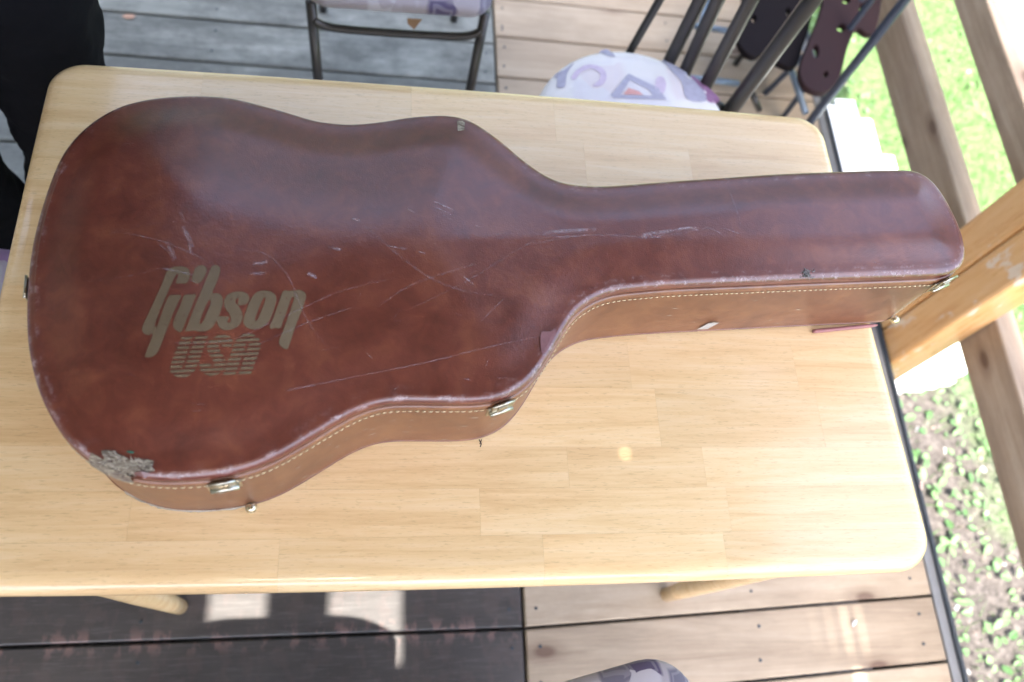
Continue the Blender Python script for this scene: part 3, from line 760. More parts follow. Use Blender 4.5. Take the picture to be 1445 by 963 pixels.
def usa(pts):     # undo the slight slope of the stripes: rows become level
    return [(x, y + .048 * (x - 200)) for x, y in pts]
U = [(215, 115), (385, 108), (345, 210), (290, 380), (235, 530), (228, 575), (245, 590), (265, 560), (300, 450), (350, 300), (420, 105), (605, 95), (540, 270), (470, 470), (420, 590), (380, 640), (300, 690), (210, 715), (120, 680), (60, 630), (50, 560), (80, 450), (140, 300)]
S_ = [(680, 130), (740, 90), (830, 75), (925, 100), (962, 150), (960, 210), (940, 255), (810, 250), (800, 213), (765, 220), (760, 265), (790, 330), (840, 400), (860, 460), (855, 520), (820, 600), (760, 650), (640, 680), (530, 640), (485, 600), (480, 505), (645, 500), (655, 535), (690, 530), (690, 490), (670, 440), (620, 370), (590, 290), (590, 230), (610, 170)]
AA = [(1060, 120), (1110, 75), (1190, 60), (1270, 75), (1340, 120), (1372, 180), (1370, 240), (1340, 350), (1290, 480), (1225, 658), (1045, 662), (1105, 490), (1132, 400), (1092, 400), (1060, 490), (1000, 662), (820, 667), (880, 480), (930, 370), (970, 250), (1010, 160)]
AH = [(1160, 205), (1195, 165), (1197, 215), (1167, 310), (1137, 322), (1142, 270)]
class Sl:
    pass
def stripe_print(loops):
    # rows follow the stripes, which rise slightly to the right
    lv = [[tuple(p) for p in usa(l)] for l in loops]
    ox, oy, sc = C_; quads = []
    for i in range(9):
        yc = 134 + 68 * i; y = yc - 20
        while y < yc + 20:
            a_ = spans(lv, y); st = 2.5
            for k in range(0, len(a_) - 1, 2):
                x0, x1 = a_[k], a_[k + 1]
                if x1 - x0 < 4: continue
                q_ = max(1, int((x1 - x0) / 60))
                for c in range(q_):
                    u0 = x0 + (x1 - x0) * c / q_; u1 = x0 + (x1 - x0) * (c + 1) / q_
                    f_ = lambda u, v_: (ox + u / sc, oy + (v_ - .048 * (u - 200)) / sc)
                    quads.append([f_(u0, y), f_(u1, y), f_(u1, y + st), f_(u0, y + st)])
            y += st
    px = np.array(quads).reshape(-1, 2); z = np.full(len(px), .899); kk = np.array([kxy(a__, b__) for a__, b__ in px])
    for _ in range(4): z = zsurf(distf(kk * (CZ - z)[:, None]), kk[:, 0] * (CZ - z)) + .00045
    xy = kk * (CZ - z)[:, None]
    return cpart('printed_letter', [(a__[0], a__[1], b__) for a__, b__ in zip(xy, z)], [(4 * i + 3, 4 * i + 2, 4 * i + 1, 4 * i) for i in range(len(quads))], PRINT, True, lid)
for lps in ([U], [S_], [AA, AH]): stripe_print(lps)

# scratches and scuffs: thin worn streaks in the vinyl
SV = []; SF = []; SW = []
def scratch(pts, width, strength, lift=.0007):
    """pts in photo pixels, width in mm"""
    pp = [(float(p[0]), float(p[1]), 0) for p in pts]; sp = smooth_path(pp, 8) if len(pp) > 2 else [Vector(pp[0]).lerp(Vector(pp[1]), t / 14) for t in range(15)]
    W = [onlid(p.x, p.y, lift) for p in sp]; m_ = len(W); b_ = len(SV)
    for i in range(m_):
        t = (W[min(i + 1, m_ - 1)] - W[max(i - 1, 0)]); t.z = 0; t.normalize(); nn = Vector((-t.y, t.x, 0)) * width / 2000
        e = math.sin(math.pi * (i + .3) / (m_ - .4)) ** .5
        for u, wv in ((-1, 0), (0, strength * e), (1, 0)):
            q = W[i] + nn * u; SV.append(tuple(q - CO)); SW.append(wv)
        if i:
            k = b_ + i * 3; SF.append((k - 3, k - 2, k + 1, k)); SF.append((k - 2, k - 1, k + 2, k + 1))
for s__ in [([(405, 552), (500, 532), (600, 512), (690, 490), (764, 474)], 1.6, 0.54), ([(500, 305), (560, 358), (605, 391), (649, 409), (699, 418)], 3.5, 0.21), ([(532, 434), (570, 408), (608, 392), (680, 370)], 3.2, 0.19),
            ([(579, 436), (625, 414), (669, 391), (742, 346), (790, 330)], 2.4, 0.21), ([(679, 454), (696, 436), (712, 421)], 1.6, .4), ([(205, 330), (167, 327), (233, 342), (300, 372)][1:], 2.2, .3),
            ([(333, 351), (373, 358), (400, 381), (413, 404), (433, 451), (460, 488)], 3.0, 0.18), ([(233, 484), (320, 481), (400, 447), (482, 411), (560, 392)], 2.4, 0.20), ([(365, 486), (430, 457), (500, 433)], 2.2, .3),
            ([(267, 569), (291, 571)], 1.2, .5), ([(272, 580), (291, 580)], 1.2, .4), ([(403, 551), (440, 544), (482, 536)], 1.6, .4), ([(229, 379), (250, 383), (272, 388)], 1.8, .8), ([(262, 392), (285, 403)], 1.0, .3),
            ([(1026, 257), (1036, 288), (1046, 317)], 1.6, .28), ([(610, 283), (625, 290), (640, 297)], 2.2, .8), ([(612, 291), (628, 299), (642, 306)], 1.4, .7), ([(625, 303), (640, 312)], 1.4, .5), ([(665, 318), (685, 322)], 1.4, .5),
            ([(463, 349), (482, 353)], 4.5, .8), ([(548, 347), (574, 352)], 2.2, .8), ([(590, 355), (600, 358)], 2.5, .6), ([(654, 390), (668, 402)], 3.0, .6), ([(355, 373), (378, 370)], 6, .6), ([(352, 387), (376, 385)], 4.5, .4), ([(434, 386), (447, 392)], 5, 1.0),
            ([(236, 340), (241, 354), (246, 368)], 7, .55), ([(258, 320), (266, 336), (272, 350)], 6, .45), ([(266, 345), (270, 358)], 4, .5), ([(255, 300), (262, 314)], 4, .3), ([(225, 345), (238, 356)], 2.0, .4),
            ([(495, 308), (508, 312)], 3.5, .5), ([(574, 294), (586, 300)], 4, .4), ([(655, 535), (665, 536)], 1.6, .5), ([(700, 534), (715, 533)], 1.6, .4),
            ([(765, 329), (800, 326), (842, 324)], 7, .62), ([(780, 335), (830, 332)], 3, .5), ([(905, 333), (925, 329), (950, 326)], 7, .75), ([(950, 325), (972, 322), (986, 324)], 6, .7), ([(900, 336), (935, 335)], 3, .4),
            ([(996, 320), (1010, 326), (1024, 334)], 3.0, .42), ([(1018, 322), (1032, 326), (1046, 331)], 2.6, .36), ([(740, 346), (830, 332), (920, 334), (1000, 322)], 4.0, .22), ([(1187, 298), (1196, 294)], 2.2, .5), ([(1232, 370), (1241, 373)], 2.0, .6),
            ([(118, 398), (180, 390), (238, 376)], 1.4, .18), ([(150, 330), (200, 318), (262, 312)], 1.2, .16), ([(500, 430), (520, 400), (560, 380)], 1.2, .16), ([(555, 552), (562, 546)], 1.2, .4), ([(684, 520), (690, 506)], 1.2, .25)]:
    scratch(*s__)
r2 = random.Random(11)
for _ in range(70):                                          # faint handling marks all over
    px = r2.uniform(80, 1320); py = r2.uniform(190, 640)
    x, y = P(px, py, .899)
    ins = False
    for i in range(n):
        (x0, y0), (x1, y1) = OUT[i], OUT[(i + 1) % n]
        if (y0 > y) != (y1 > y) and x < (x1 - x0) * (y - y0) / (y1 - y0) + x0: ins = not ins
    if not ins or distf([(x, y)])[0] < .05: continue
    a_ = r2.gauss(-.3, .6); l_ = r2.uniform(3, 26)
    scratch([(px, py), (px + l_ * math.cos(a_), py + l_ * math.sin(a_))], r2.uniform(.8, 1.8), r2.uniform(.12, .38))
sc = mesh_obj('scuff_marks', SV, SF, SCUFF, lid, True); set_tone(sc, SW, 'wear'); sc['kind'] = 'stuff'

# torn corner patch, lifted flap, sticker marks, lint
patch_px = [(143, 637), (158, 636), (172, 643), (186, 649), (200, 648), (217, 651), (213, 660), (216, 666), (206, 668), (200, 676.5), (188, 673.5), (170, 668), (154, 661.5), (140, 655), (147, 648)]
raster_print('torn_patch', [patch_px], PATCH, .0006, .5, None, 3.0, 3).name = 'torn_patch'
mb = MB(); rf_ = random.Random(21)
for _ in range(70):
    q = patch_px[rf_.randrange(len(patch_px))]; q2 = patch_px[(patch_px.index(q) + 1) % len(patch_px)]; t_ = rf_.random()
    bx = q[0] + (q2[0] - q[0]) * t_; by_ = q[1] + (q2[1] - q[1]) * t_; bx += (180 - bx) * rf_.uniform(0, .5); by_ += (657 - by_) * rf_.uniform(0, .5)
    p0_ = onlid(bx, by_, .0009); a_ = rf_.gauss(-.45, .45) + (math.pi if rf_.random() < .5 else 0); d_ = Vector((math.cos(a_), math.sin(a_), 0)) * rf_.uniform(.002, .006)
    mb.tube([p0_ - CO, p0_ + d_ * .5 + Vector((0, 0, rf_.uniform(.0002, .0012))) - CO, p0_ + d_ + Vector((0, 0, rf_.uniform(-.0006, .0006))) - CO], [.00045, .0004, .0002], 4)
mb.obj('torn_fibres', FRAY, lid)['kind'] = 'stuff'
mb = MB()                                                   # lifted dark flap of vinyl beside the tear
fl_ = [onlid(*q, .0012) for q in ((188, 668), (199, 666), (212, 669), (205, 676), (190, 675))]; n0_ = Vector((0, 0, .0022))
mb.add([tuple(q - CO + (n0_ if i in (1, 2) else Vector((0, 0, 0)))) for i, q in enumerate(fl_)], [(4, 3, 2, 1, 0)])
mb.obj('lifted_vinyl', LID, lid)
V = []; F = []                                              # the tear carries on down over the rim
idx = [i for i in range(n) if 124 < 0 or (P(136, 0, 0) and True)]
def nearest(px, py, z=ZR): 
    x, y = P(px, py, z); return int(((OUT - np.array((x, y))) ** 2).sum(1).argmin())
i0, i1 = nearest(128, 648), nearest(186, 674); i0, i1 = min(i0, i1), max(i0, i1)
strip = list(range(i0, i1 + 1)); rr_ = random.Random(5)
for c, i in enumerate(strip):
    e = math.sin(math.pi * c / (len(strip) - 1)) ** .4
    for d, z in ((-RR * .7, ZR + RR * .96), (-.001, ZR + .004), (.0012, ZR - .001), (.0022, ZG - .003), (.0022, ZG - .004 - .007 * e - rr_.uniform(0, .003))):
        V.append((*(OUT[i] + NOR[i] * (d + .0006 + rr_.uniform(0, .0006))), z + .0004))
F = [(c * 5 + k, (c + 1) * 5 + k, (c + 1) * 5 + k + 1, c * 5 + k + 1) for c in range(len(strip) - 1) for k in range(4)]
cpart('torn_edge', V, F, PATCH)
# frayed pale strip on the bottom edge near the tear
i0, i1 = sorted((nearest(120, 650), nearest(330, 672))); V = []; F = []
for c, i in enumerate(range(i0, i1 + 1)):
    for k in range(6):
        a_ = 2 * math.pi * k / 6; r_ = .0012 + rr_.uniform(-.0005, .0009); V.append((*(OUT[i] + NOR[i] * (-.0006 + r_ * math.cos(a_))), ZB + .0022 + r_ * math.sin(a_)))
m_ = i1 - i0
F = [(c * 6 + k, (c + 1) * 6 + k, (c + 1) * 6 + (k + 1) % 6, c * 6 + (k + 1) % 6) for c in range(m_) for k in range(6)]
cpart('frayed_edge', V, F, FRAY)
raster_print('lifted_flap', [[(764, 469), (776, 468), (785, 464), (783, 474), (775, 490), (766, 500), (763, 488)]], mat_plain('scuffed_pink_vinyl', (.20, .09, .09), .4, 0, .25, 200), .0011, .5, None, 4, 3)
raster_print('tape_scrap', [[(645, 171), (652, 170), (656, 173), (655, 184), (646, 185)]], PATCH, .0006, .5, None, 4, 2, False)
mb = MB(); rl_ = random.Random(9)
for _ in range(26):
    a_ = rl_.uniform(0, 6.28); p0_ = onlid(1138 + rl_.gauss(0, 3), 387 + rl_.gauss(0, 3), .0006); d_ = Vector((math.cos(a_), math.sin(a_), 0)) * rl_.uniform(.002, .008)
    mb.tube([p0_ - CO, p0_ + d_ * .5 + Vector((d_.y * .4, -d_.x * .4, rl_.uniform(.0005, .002))) - CO, p0_ + d_ + Vector((0, 0, -.0002)) - CO], [.0006, .0005, .0002], 5)
mb.obj('lint_tuft', GREYTUFT, lid)['kind'] = 'stuff'
raster_print('green_fleck', [[(178, 637.5), (184, 636.5), (190, 638.5), (184, 640)]], mat_plain('green_paint_fleck', (.03, .12, .08), .5), .0008, .3, None, 3, 3)
# diamond sticker on the wall
def wall_at(px, py):
    """outline index and height where the view ray meets the near wall"""
    best = None
    for z in np.linspace(ZB, ZG, 60):
        x, y = P(px, py, z); d2 = ((OUT - np.array((x, y))) ** 2).sum(1); i = int(d2.argmin())
        if best is None or d2[i] < best[0]: best = (d2[i], i, z)
    return best[1], best[2]
def wframe(i): return Vector((*OUT[i], 0)), Vector((*TAN[i], 0)), Vector((*NOR[i], 0))
i, z = wall_at(991, 467); z = TZ + .012; o_, t_, n_ = wframe(i)
cpart('side_sticker', [o_ + t_ * a + n_ * .0012 + Vector((0, 0, z + .010 + b)) for a, b in ((-.012, -.009), (.003, -.009), (.012, .010), (-.003, .010))], [(0, 1, 2, 3)], STICKER, False)

# hardware
def local(mb_, i, z, off=.0015):
    o_, t_, n_ = wframe(i); out = []
    for a, b, c in mb_.V: out.append(o_ + t_ * a + n_ * (b + off) + Vector((0, 0, z + c)) - CO)
    mb_.V = [tuple(v_) for v_ in out]; return mb_
def latch(i, z=ZG - .012):
    o_, t_, n_ = wframe(i)
    plate = local(MB().box((-.016, 0, -.016), (.016, .0022, .006), .0009), i, z).obj('latch', NICKEL, case)
    m2 = MB().tube([(-.0135, .0045, -.006), (.0135, .0045, -.006)], .0028, 10)
    local(m2, i, z).obj('latch_pin', NICKEL, plate, True)
    m3 = MB().box((-.012, .0023, -.003), (.012, .0042, .015), .0008).box((-.0055, .0043, .000), (.0055, .0056, .009), .0005)
    local(m3, i, z).obj('latch_hasp', NICKEL, plate)
    m5 = MB()
    for sx in (-.0105, .0105): m5.tube([(sx, .0020, -.0125), (sx, .0031, -.0125)], .0014, 8)
    local(m5, i, z).obj('rivets', BRASS, plate)['kind'] = 'stuff'
    m4 = MB().tube([(-.0125, .0035, .0145), (.0125, .0035, .0145)], .0016, 8)
    local(m4, i, z).obj('latch_lip', NICKEL, plate, True)
for px, py in ((320, 684), (703, 578), (1322, 401)):
    i, z = wall_at(px, py); latch(i)
i = nearest(40, 400); latch(i)
for px, py in ((1107, 246), (640, 166), (300, 139)):
    i = nearest(px, py); hz = ZG - .002 if px > 1000 else ZG - .03; h = local(MB().box((-.008, 0, -.012), (.008, .0018, .005), .0007).tube([(-.006, .0028, 0), (.006, .0028, 0)], .0026, 8), i, hz).obj('hinge', WALL, case)
mb = MB(); rw_ = random.Random(31)                          # short pale scuffs and nicks on the wall
for _ in range(60):
    i = nearest(rw_.uniform(160, 1250), rw_.uniform(420, 690)); z = rw_.uniform(ZB + .012, ZG - .03); o_, t_, n_ = wframe(i); l_ = rw_.uniform(.0008, .006); h_ = rw_.uniform(.0004, .0009); sl = rw_.uniform(-.4, .4)
    q = [o_ + n_ * .00105 + t_ * a + Vector((0, 0, z + b + a * sl)) - CO for a, b in ((-l_, 0), (0, -h_), (l_, 0), (0, h_))]
    mb.add([tuple(v_) for v_ in q], [(0, 1, 2, 3)])
mb.obj('wall_nicks', FRAY, body)['kind'] = 'stuff'
def stud(i, z):
    m2 = MB(); prof_ = [(0, .006), (.003, .0065), (.006, .006), (.008, .0045), (.0092, .002), (.0095, .0002)]; V = []; F = []
    for b, r_ in prof_: V += [(r_ * math.cos(2 * math.pi * k / 14), b, r_ * math.sin(2 * math.pi * k / 14)) for k in range(14)]
    F = [(r * 14 + k, r * 14 + (k + 1) % 14, (r + 1) * 14 + (k + 1) % 14, (r + 1) * 14 + k) for r in range(5) for k in range(14)]; F.append(tuple(5 * 14 + k for k in range(14)))
    m2.add(V, F); local(m2, i, z).obj('stud', BRASS, case, True)
for px, py in ((352, 712), (1257, 452)):
    i, z = wall_at(px, py); stud(i, max(z, ZB + .008))
i = nearest(688, 566); 
local(MB().tube([(0, 0, .002), (.001, .006, .003), (-.001, .009, .001)], .0007, 5).tube([(.002, .002, .006), (.0, .005, .0)], .0006, 5), nearest(700, 566), ZB).obj('loose_tack', GROOVE, case)
# handle on the near side wall is out of sight; a leather tab shows at the bottom right
a_, b_ = P3(1147, 468, TZ + .0035), P3(1238, 459, TZ + .0035)
d_ = (b_ - a_)
o = MB().tube([a_, a_ + d_ * .04, a_ + d_ * .9, b_], [.0022, .0030, .0026, .0012], 10).obj('coloured_stick', REDP, None, True)
tag(o, 'thin dull red stick lying on the table against the case', 'stick')

# ------------------------------------------------------------ chairs
def chair_frame(root, wd, dp, sh, back=True, metal=DARKMETAL, r=.0105, bar=.385, pinch=.01, by=.01, fy=0.0, top=.90):
    hw_ = wd / 2 - .014
    for sx in (-1, 1):
        MB().tube([(sx * hw_, .02, sh), (sx * (hw_ - pinch), fy, 0)], r, 14).obj('leg', metal, root, True)
        MB().tube([(sx * hw_, dp - .03, sh), (sx * hw_, dp + .05, 0)], r, 14).obj('leg', metal, root, True)
        if back: MB().tube([(sx * hw_, dp - .03, sh), (sx * hw_, dp + .01, sh + .12), (sx * hw_, dp + .05, top)], r, 14).obj('back_post', metal, root, True)
    q = hw_ - .004
    MB().tube(smooth_path([(-q, .012, bar + .012), (-q + .02, by, bar), (-q + .06, by, bar - .006), (0, by, bar - .008), (q - .06, by, bar - .006), (q - .02, by, bar), (q, .012, bar + .012)], 5), .0085, 12).obj('front_crossbar', metal, root, True)
    MB().tube([(-hw_, dp - .01, .24), (hw_, dp - .01, .24)], r * .8, 12).obj('rear_crossbar', metal, root, True)
def folding_chair(loc, rz, wd, dp, fab, label, corner=.05, sh=.43, thick=.035, group='patterned folding chairs round the table', by=.01, fy=0.0):
    root = empty('padded_chair', loc, rz); tag(root, label, 'chair', group)
    pad('seat', smooth_dense(rrect(-wd / 2, 0, wd / 2, dp, corner)), sh, thick, fab, root)
    chair_frame(root, wd - (.06 if corner > .06 else 0), dp, sh, by=by, fy=fy)
    m_ = rrect(-wd / 2 + .005, .60, wd / 2 - .005, .88, .09); V = []; n_ = len(m_)
    for d, y in ((.05, 0), (0, .006), (0, .026), (.06, .034)):
        cx_, cz_ = 0, .74; V += [(x + (cx_ - x) * d, dp + .022 + y, z + (cz_ - z) * d) for x, z in m_]
    F = [(r * n_ + i, (r + 1) * n_ + i, (r + 1) * n_ + (i + 1) % n_, r * n_ + (i + 1) % n_) for r in range(3) for i in range(n_)] + [tuple(range(n_)), tuple(3 * n_ + i for i in range(n_))[::-1]]
    mesh_obj('backrest', V, F, fab, root)
    return root
def smooth_dense(pts):
    out = []
    for i in range(len(pts)):
        p, q = pts[i], pts[(i + 1) % len(pts)]; k = max(1, int(math.dist(p, q) / .03))
        for j in range(k): out.append((p[0] + (q[0] - p[0]) * j / k, p[1] + (q[1] - p[1]) * j / k))
    return out
c1 = folding_chair((.045, 1.245, 0), math.radians(1.5), .37, .38, FAB_G, 'grey padded folding chair facing the far long side of the table', sh=.438, thick=.028)
MB().add([(.015, -.002, .432), (.045, -.002, .432), (.03, -.004, .405), (.016, -.003, .418)], [(0, 1, 2, 3)]).obj('tag', BRACKET, c1)
folding_chair((.268, .016, 0), math.radians(180 + 12), .40, .38, FAB_N, 'mottled grey padded chair at the near right of the table, seat corner showing', .07, by=.10, fy=.16)
folding_chair((-.515, .50, 0), math.radians(90), .36, .38, FAB_P, 'purple and grey patterned chair at the left end of the table', .05)
# chair whose rounded back shades the sunlit boards
root = empty('shade_chair', (-.185, -.60, 0)); tag(root, 'padded chair standing in front of the table, casting a rounded shadow', 'chair', 'patterned folding chairs round the table')
root.name = 'padded_chair'
wd = .44
pad('seat', smooth_dense(rrect(-wd / 2, 0, wd / 2, .36, .05)), .43, .035, FAB_G, root); chair_frame(root, wd, .36, .43, top=.74)
m_ = rrect(-wd / 2, .55, wd / 2, .87, .13, 12); V = []; n_ = len(m_)
for d, y in ((.05, 0), (0, .006), (0, .026), (.06, .034)): V += [(x + (0 - x) * d, .385 + y, z + (.72 - z) * d) for x, z in m_]
F = [(r * n_ + i, (r + 1) * n_ + i, (r + 1) * n_ + (i + 1) % n_, r * n_ + (i + 1) % n_) for r in range(3) for i in range(n_)] + [tuple(range(n_)), tuple(3 * n_ + i for i in range(n_))[::-1]]
mesh_obj('backrest', V, F, FAB_G, root)

# round-seated chair with slatted back
rc = empty('slat_back_chair', (.50, 1.00, 0)); tag(rc, 'dark metal slat back chair with round white floral cushion seat', 'chair')
RO = Vector((.50, 1.0, 0))
circ = [(.198 * math.cos(a), .198 * math.sin(a)) for a in np.linspace(0, 2 * math.pi, 48, endpoint=False)]
pad('seat', circ, .405, .045, FAB_W, rc, .35)
def cushion_z(x, y):
    rho = math.hypot(x - .50, y - 1.0) / .198; pr_ = [(1.0, .6), (.98, .82), (.93, .96), (.84, 1.0875), (.65, 1.21), (.4, 1.315), (.15, 1.35), (0, 1.35)][::-1]
    return .405 + .045 * float(np.interp(rho, [q[0] for q in pr_], [q[1] for q in pr_])) + .0012
def motif(loops, mat, sharp=False):
    loops = loops if sharp else [[tuple(p) for p in smooth_loop(l, 4)] for l in loops]; ys_ = [p[1] for l in loops for p in l]; y = min(ys_) + .01; V = []; F = []
    def sp_(px, py):
        z = .45
        for _ in range(4): x, y_ = P(px, py, z); z = cushion_z(x, y_)
        return (x - RO.x, y_ - RO.y, z)
    while y < max(ys_) - .6:
        a_ = spans(loops, y); b_ = spans(loops, y + .6); b_ = b_ if len(a_) == len(b_) else a_
        for k in range(0, len(a_) - 1, 2):
            q_ = max(1, int((a_[k + 1] - a_[k]) / 5))
            for c in range(q_):
                f_ = lambda r_, t: r_[k] + (r_[k + 1] - r_[k]) * t; n0 = len(V)
                V += [sp_(f_(a_, c / q_), y), sp_(f_(a_, (c + 1) / q_), y), sp_(f_(b_, (c + 1) / q_), y + .6), sp_(f_(b_, c / q_), y + .6)]; F.append((n0 + 3, n0 + 2, n0 + 1, n0))
        y += .6
    mesh_obj('printed_motif', V, F, mat, rc, True)
MG = mat_plain('grey_mauve_print', (.36, .35, .43), .9, 0, .25, 90); MP_ = mat_plain('plum_print', (.26, .13, .24), .9, 0, .3, 90); ML = mat_plain('lilac_print', (.52, .44, .54), .9, 0, .2, 90); MK = mat_plain('faded_red_print', (.56, .30, .28), .9, 0, .3, 90)
motif([[(782, 106), (800, 96), (810, 88), (800, 104), (797, 122), (786, 124), (786, 112)]], MG)
motif([[(806, 110), (815, 98), (832, 91), (850, 96), (856, 108), (850, 120), (836, 122), (846, 112), (846, 103), (834, 97), (820, 102), (812, 112)]], ML)
motif([[(846, 73), (858, 70), (868, 80), (856, 78)]], MG)
motif([[(887, 104), (929, 124), (941, 141), (866, 139), (862, 134)], [(889, 113), (876, 134), (921, 135), (916, 127)]], MG, True)
motif([[(887, 124), (880, 133), (908, 134.5), (902, 129)]], MK, True)
motif([[(926, 112), (934, 108), (940, 118), (936, 132), (926, 128)]], ML)
motif([[(935, 84), (962, 98), (985, 118), (998, 140), (985, 144), (968, 138), (962, 116), (946, 98)]], MG)
motif([[(975, 106), (1000, 124), (1016, 142), (1000, 144), (990, 126)]], MP_)
MB().tube([(.19 * math.cos(a), .19 * math.sin(a), .395) for a in np.linspace(0, 2 * math.pi, 40)], .009, 10, False).obj('seat_ring', DARKMETAL, rc, True)
def vbar(px0, py0, px1, py1, z0, lean_z, ztop, r, flat, name, mat, parent, origin):
    a = P3(px0, py0, z0); b = P3(px1, py1, lean_z); d = (b - a) / (lean_z - z0)
    p = [a - d * .10, a, b, a + d * (ztop - z0)]
    return MB().tube([q - origin for q in p], r, 14, True, flat).obj(name, mat, parent, True)
for (a, b, c, d, lz, r, fl, nm) in ((893, 66, 931, 0, .62, .0085, 1, 'back_post'), (945, 86, 988, 0, .62, .0145, .6, 'slat'), (968, 98, 1013, 0, .62, .0145, .5, 'slat'), (997, 119, 1060, 0, .62, .0155, .5, 'slat'), (1038, 146, 1146, 0, .66, .0165, 1, 'back_post')):
    # keep each bar upright: its top lies above its foot
    a3 = P3(a, b, .43); kx, ky = kxy(c, d); zt = CZ - a3.y / ky * 1.0
    vbar(a, b, c, d, .43, zt, .93, r, fl, nm, DARKMETAL, rc, RO)
for aa in (30, 120, 210, 300):
    a = math.radians(aa); MB().tube([(.17 * math.cos(a), .17 * math.sin(a), .39), (.20 * math.cos(a), .20 * math.sin(a), 0)], .011, 12).obj('leg', DARKMETAL, rc, True)
MB().tube([P3(893, 66, .43) - RO - Vector((0, 0, .03)), P3(968, 100, .43) - RO - Vector((0, 0, .03)), P3(1038, 146, .43) - RO - Vector((0, 0, .03))], .009, 10).obj('back_rail', DARKMETAL, rc, True)

# maroon-seated chair standing by the railing
mc = empty('metal_chair', (1.08, 1.45, 0)); tag(mc, 'dark metal chair with maroon panel seat standing against the railing', 'chair')
MO = Vector((1.08, 1.45, 0))
for a, b, c, d, r in ((1120, 93, 1216, 0, .0075), (1131, 131, 1230, 0, .0075), (1150, 163, 1277, 0, .0115)):
    a3 = P3(a, b, .1); kx, ky = kxy(c, d); zt = CZ - (a3.y + .03) / ky
    vbar(a, b, c, d, .1, zt, .82, r, 1, 'back_bar', BLUEMETAL, mc, MO)
for q in (((1105, 66, .1), (1137, 160, .1)), ((1060, 128, .1), (1072, 156, .06)), ((1000, 0, .1), (985, 46, .06))):
    MB().tube([P3(*q[0]) - MO, P3(*q[1]) - MO], .0085, 12).obj('base_bar', PALEMETAL if q[0][0] != 1060 else DARKMETAL, mc, True)
for a, b, c, d in ((1073, 42, 1103, 0), (1098, 66, 1142, 0), (1052, 20, 1064, 0)):
    a3 = P3(a, b, .1); kx, ky = kxy(c, d); vbar(a, b, c, d, .1, CZ - (a3.y + .03) / ky, .6, .008, 1, 'back_bar', DARKMETAL, mc, MO)
for q in (((978, 36, .1), (1064, 50, .1)), ((972, 110, .1), (1042, 118, .1))):
    MB().tube([P3(*q[0]) - MO, P3(*q[1]) - MO], .0085, 12).obj('base_bar', PALEMETAL, mc, True)
zs = .30
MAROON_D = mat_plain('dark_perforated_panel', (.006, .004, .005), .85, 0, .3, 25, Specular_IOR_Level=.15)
def panel(pxs, holes_, z, mat):
    cu = bpy.data.curves.new('tmp', 'CURVE'); cu.dimensions = '2D'; cu.fill_mode = 'BOTH'; cu.extrude = .006; cu.bevel_depth = .003
    lps = [smooth_loop([P(a, b, z) for a, b in pxs], 3)] + [[P(cx + rx * math.cos(t), cy + ry * math.sin(t), z) for t in np.linspace(0, 2 * math.pi, 10, endpoint=False)] for cx, cy, rx, ry in holes_]
    for lp in lps:
        sp = cu.splines.new('POLY'); sp.points.add(len(lp) - 1); sp.use_cyclic_u = True
        for i, p in enumerate(lp): sp.points[i].co = (p[0] - MO.x, p[1] - MO.y, 0, 1)
    tmp = bpy.data.objects.new('tmp', cu); COL.objects.link(tmp); bpy.context.view_layer.update()
    me = bpy.data.meshes.new_from_object(tmp.evaluated_get(bpy.context.evaluated_depsgraph_get())); bpy.data.objects.remove(tmp)
    me.name = 'seat_panel'; me.materials.clear(); me.materials.append(mat); o = bpy.data.objects.new('seat_panel', me); o.location = (0, 0, z); return link(o, mc)
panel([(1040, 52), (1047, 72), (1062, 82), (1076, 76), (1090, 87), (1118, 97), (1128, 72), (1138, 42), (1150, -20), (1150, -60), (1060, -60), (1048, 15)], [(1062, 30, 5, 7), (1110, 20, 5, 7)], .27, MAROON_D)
panel([(1128, 100), (1134, 122), (1148, 131), (1165, 130), (1182, 108), (1192, 70), (1206, 42), (1222, 50), (1232, 44), (1240, 5), (1246, -60), (1168, -60), (1160, 10), (1142, 60)], [(1149, 76, 6, 11), (1185, 43, 8, 7), (1192, 4, 8, 6), (1163, 108, 5, 6), (1214, 14, 5, 7)], .30, MAROON)
for x, y in ((.90, 1.55), (1.12, 1.72)):
    MB().tube([(x - MO.x, y - MO.y, zs - .01), (x - MO.x, y - MO.y, .0)], .010, 12).obj('leg', BLUEMETAL, mc, True)

# ------------------------------------------------------------ person standing at the far left corner
pr = empty('person', (-.58, .88, 0)); tag(pr, 'person in loose black trousers standing at the far left corner of the table', 'person')
PO = Vector((-.58, .88, 0))
def skin(name, verts, edges, radii, mat, parent, sub=2, rootv=0):
    me = bpy.data.meshes.new(name); me.from_pydata([tuple(Vector(v) - PO) for v in verts], edges, []); me.materials.append(mat)
    o = bpy.data.objects.new(name, me); link(o, parent)
    md = o.modifiers.new('skin', 'SKIN'); md.use_smooth_shade = True; 
    for i, r in enumerate(radii):
        sv = me.skin_vertices[0].data[i]; sv.radius = (r, r) if not isinstance(r, tuple) else r; sv.use_root = (i == rootv)
    sb = o.modifiers.new('sub', 'SUBSURF'); sb.levels = sub; sb.render_levels = sub
    return o
pel = (-.575, .925, .92)
skin('trousers', [pel, (-.575, .93, 1.02), (-.472, .945, .84), (-.505, .930, .50), (-.555, .915, .12),
                  (-.70, .87, .84), (-.685, .845, .50), (-.655, .80, .12)],
     [(0, 1), (0, 2), (2, 3), (3, 4), (0, 5), (5, 6), (6, 7)], [(.12, .14), (.13, .15), (.115, .105), (.088, .088), (.072, .08), (.115, .105), (.088, .088), (.072, .08)], CLOTH, pr)
tro = [o for o in pr.children if o.name.startswith('trousers')][0]
tx = bpy.data.textures.new('cloth_folds', 'CLOUDS'); tx.noise_scale = .09; tx.noise_depth = 3
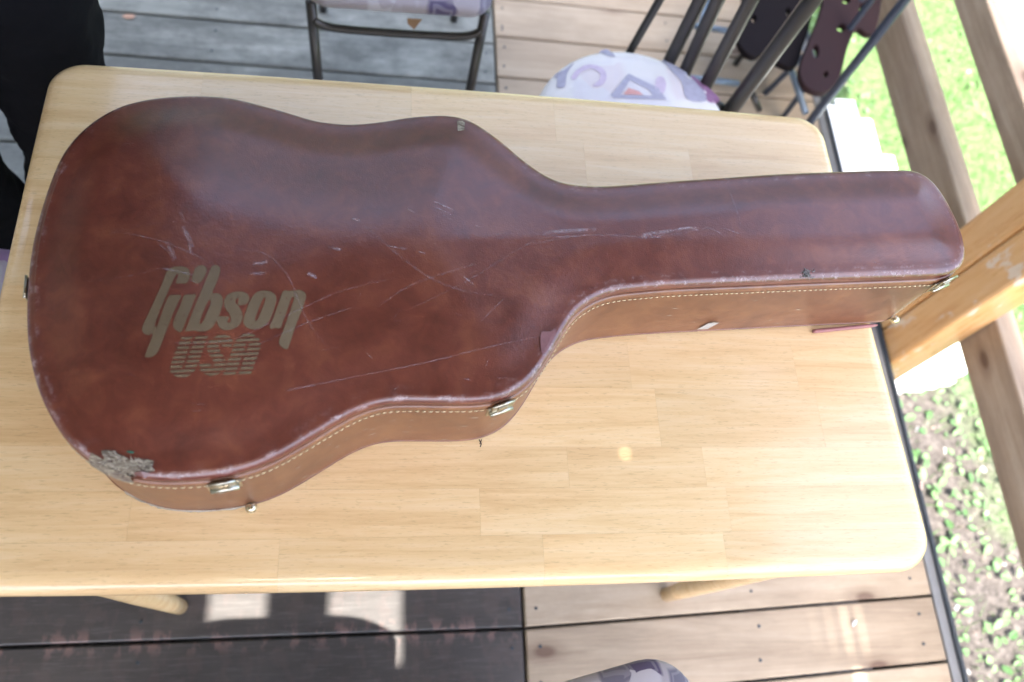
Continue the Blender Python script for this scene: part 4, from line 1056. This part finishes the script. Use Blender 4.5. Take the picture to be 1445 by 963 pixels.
tro.modifiers['sub'].levels = 4; tro.modifiers['sub'].render_levels = 4
dm = tro.modifiers.new('folds', 'DISPLACE'); dm.texture = tx; dm.strength = .035; dm.mid_level = .5; dm.texture_coords = 'LOCAL'
skin('shirt', [(-.60, .93, 1.0), (-.60, .935, 1.18), (-.60, .935, 1.36), (-.45, 1.0, 1.43), (-.34, 1.02, 1.22), (-.46, .86, 1.16),
               (-.76, .86, 1.43), (-.86, .80, 1.22), (-.68, .77, 1.18), (-.60, .935, 1.45)],
     [(0, 1), (1, 2), (2, 3), (3, 4), (4, 5), (2, 6), (6, 7), (7, 8), (2, 9)], [(.135, .155), (.13, .15), (.14, .13), .065, .052, .042, .065, .052, .042, .07], CLOTH, pr)
skin('head', [(-.60, .935, 1.45), (-.595, .925, 1.53), (-.585, .905, 1.60), (-.585, .91, 1.68)], [(0, 1), (1, 2), (2, 3)], [.055, .052, .078, .085], SKIN, pr)
skin('hair', [(-.59, .92, 1.66), (-.595, .935, 1.72), (-.61, .965, 1.64)], [(0, 1), (1, 2)], [.092, .075, .07], HAIR, pr)
for bx, by, s_ in ((-.46, .86, 1), (-.68, .77, -1)):        # hands on the folded arms
    b_ = Vector((bx, by, 1.17)); d_ = Vector((-.72, -.30, .02)) if s_ > 0 else Vector((.70, .35, -.02)); d_.normalize(); sd_ = d_.cross(Vector((.5, -.8, 0)).normalized())
    vs = [b_, b_ + d_ * .07]; ed = [(0, 1)]; rr__ = [.026, (.018, .038)]
    for k in range(4):
        q = b_ + d_ * .085 + sd_ * (.018 * (k - 1.5)); L_ = (.062, .072, .068, .052)[k]; i_ = len(vs)
        vs += [q, q + d_ * L_ * .55, q + d_ * L_ - Vector((.2, -.4, 0)) * .03]; ed += [(1, i_), (i_, i_ + 1), (i_ + 1, i_ + 2)]; rr__ += [.0095, .009, .0075]
    i_ = len(vs); q = b_ + d_ * .03 + sd_ * .03; vs += [q, q + d_ * .03 + sd_ * .02]; ed += [(0, i_), (i_, i_ + 1)]; rr__ += [.012, .009]
    skin('hand', vs, ed, rr__, SKIN, pr, 1)
for bx, by in ((-.555, .915), (-.655, .80)):
    f_ = Vector((.55, -.83, 0)).normalized(); b_ = Vector((bx, by, .05))
    skin('shoe', [b_ + Vector((0, 0, .05)), b_ - f_ * .04 - Vector((0, 0, .01)), b_ + f_ * .08 - Vector((0, 0, .012)), b_ + f_ * .16 - Vector((0, 0, .018))], [(0, 1), (0, 2), (2, 3)], [.05, .038, .036, .028], SHOE, pr)

# ------------------------------------------------------------ render settings
S.render.engine = 'CYCLES'
S.cycles.max_bounces = 8; S.cycles.diffuse_bounces = 5; S.cycles.glossy_bounces = 4; S.cycles.transparent_max_bounces = 12
S.cycles.use_denoising = True
S.render.resolution_x = 1024; S.render.resolution_y = 682
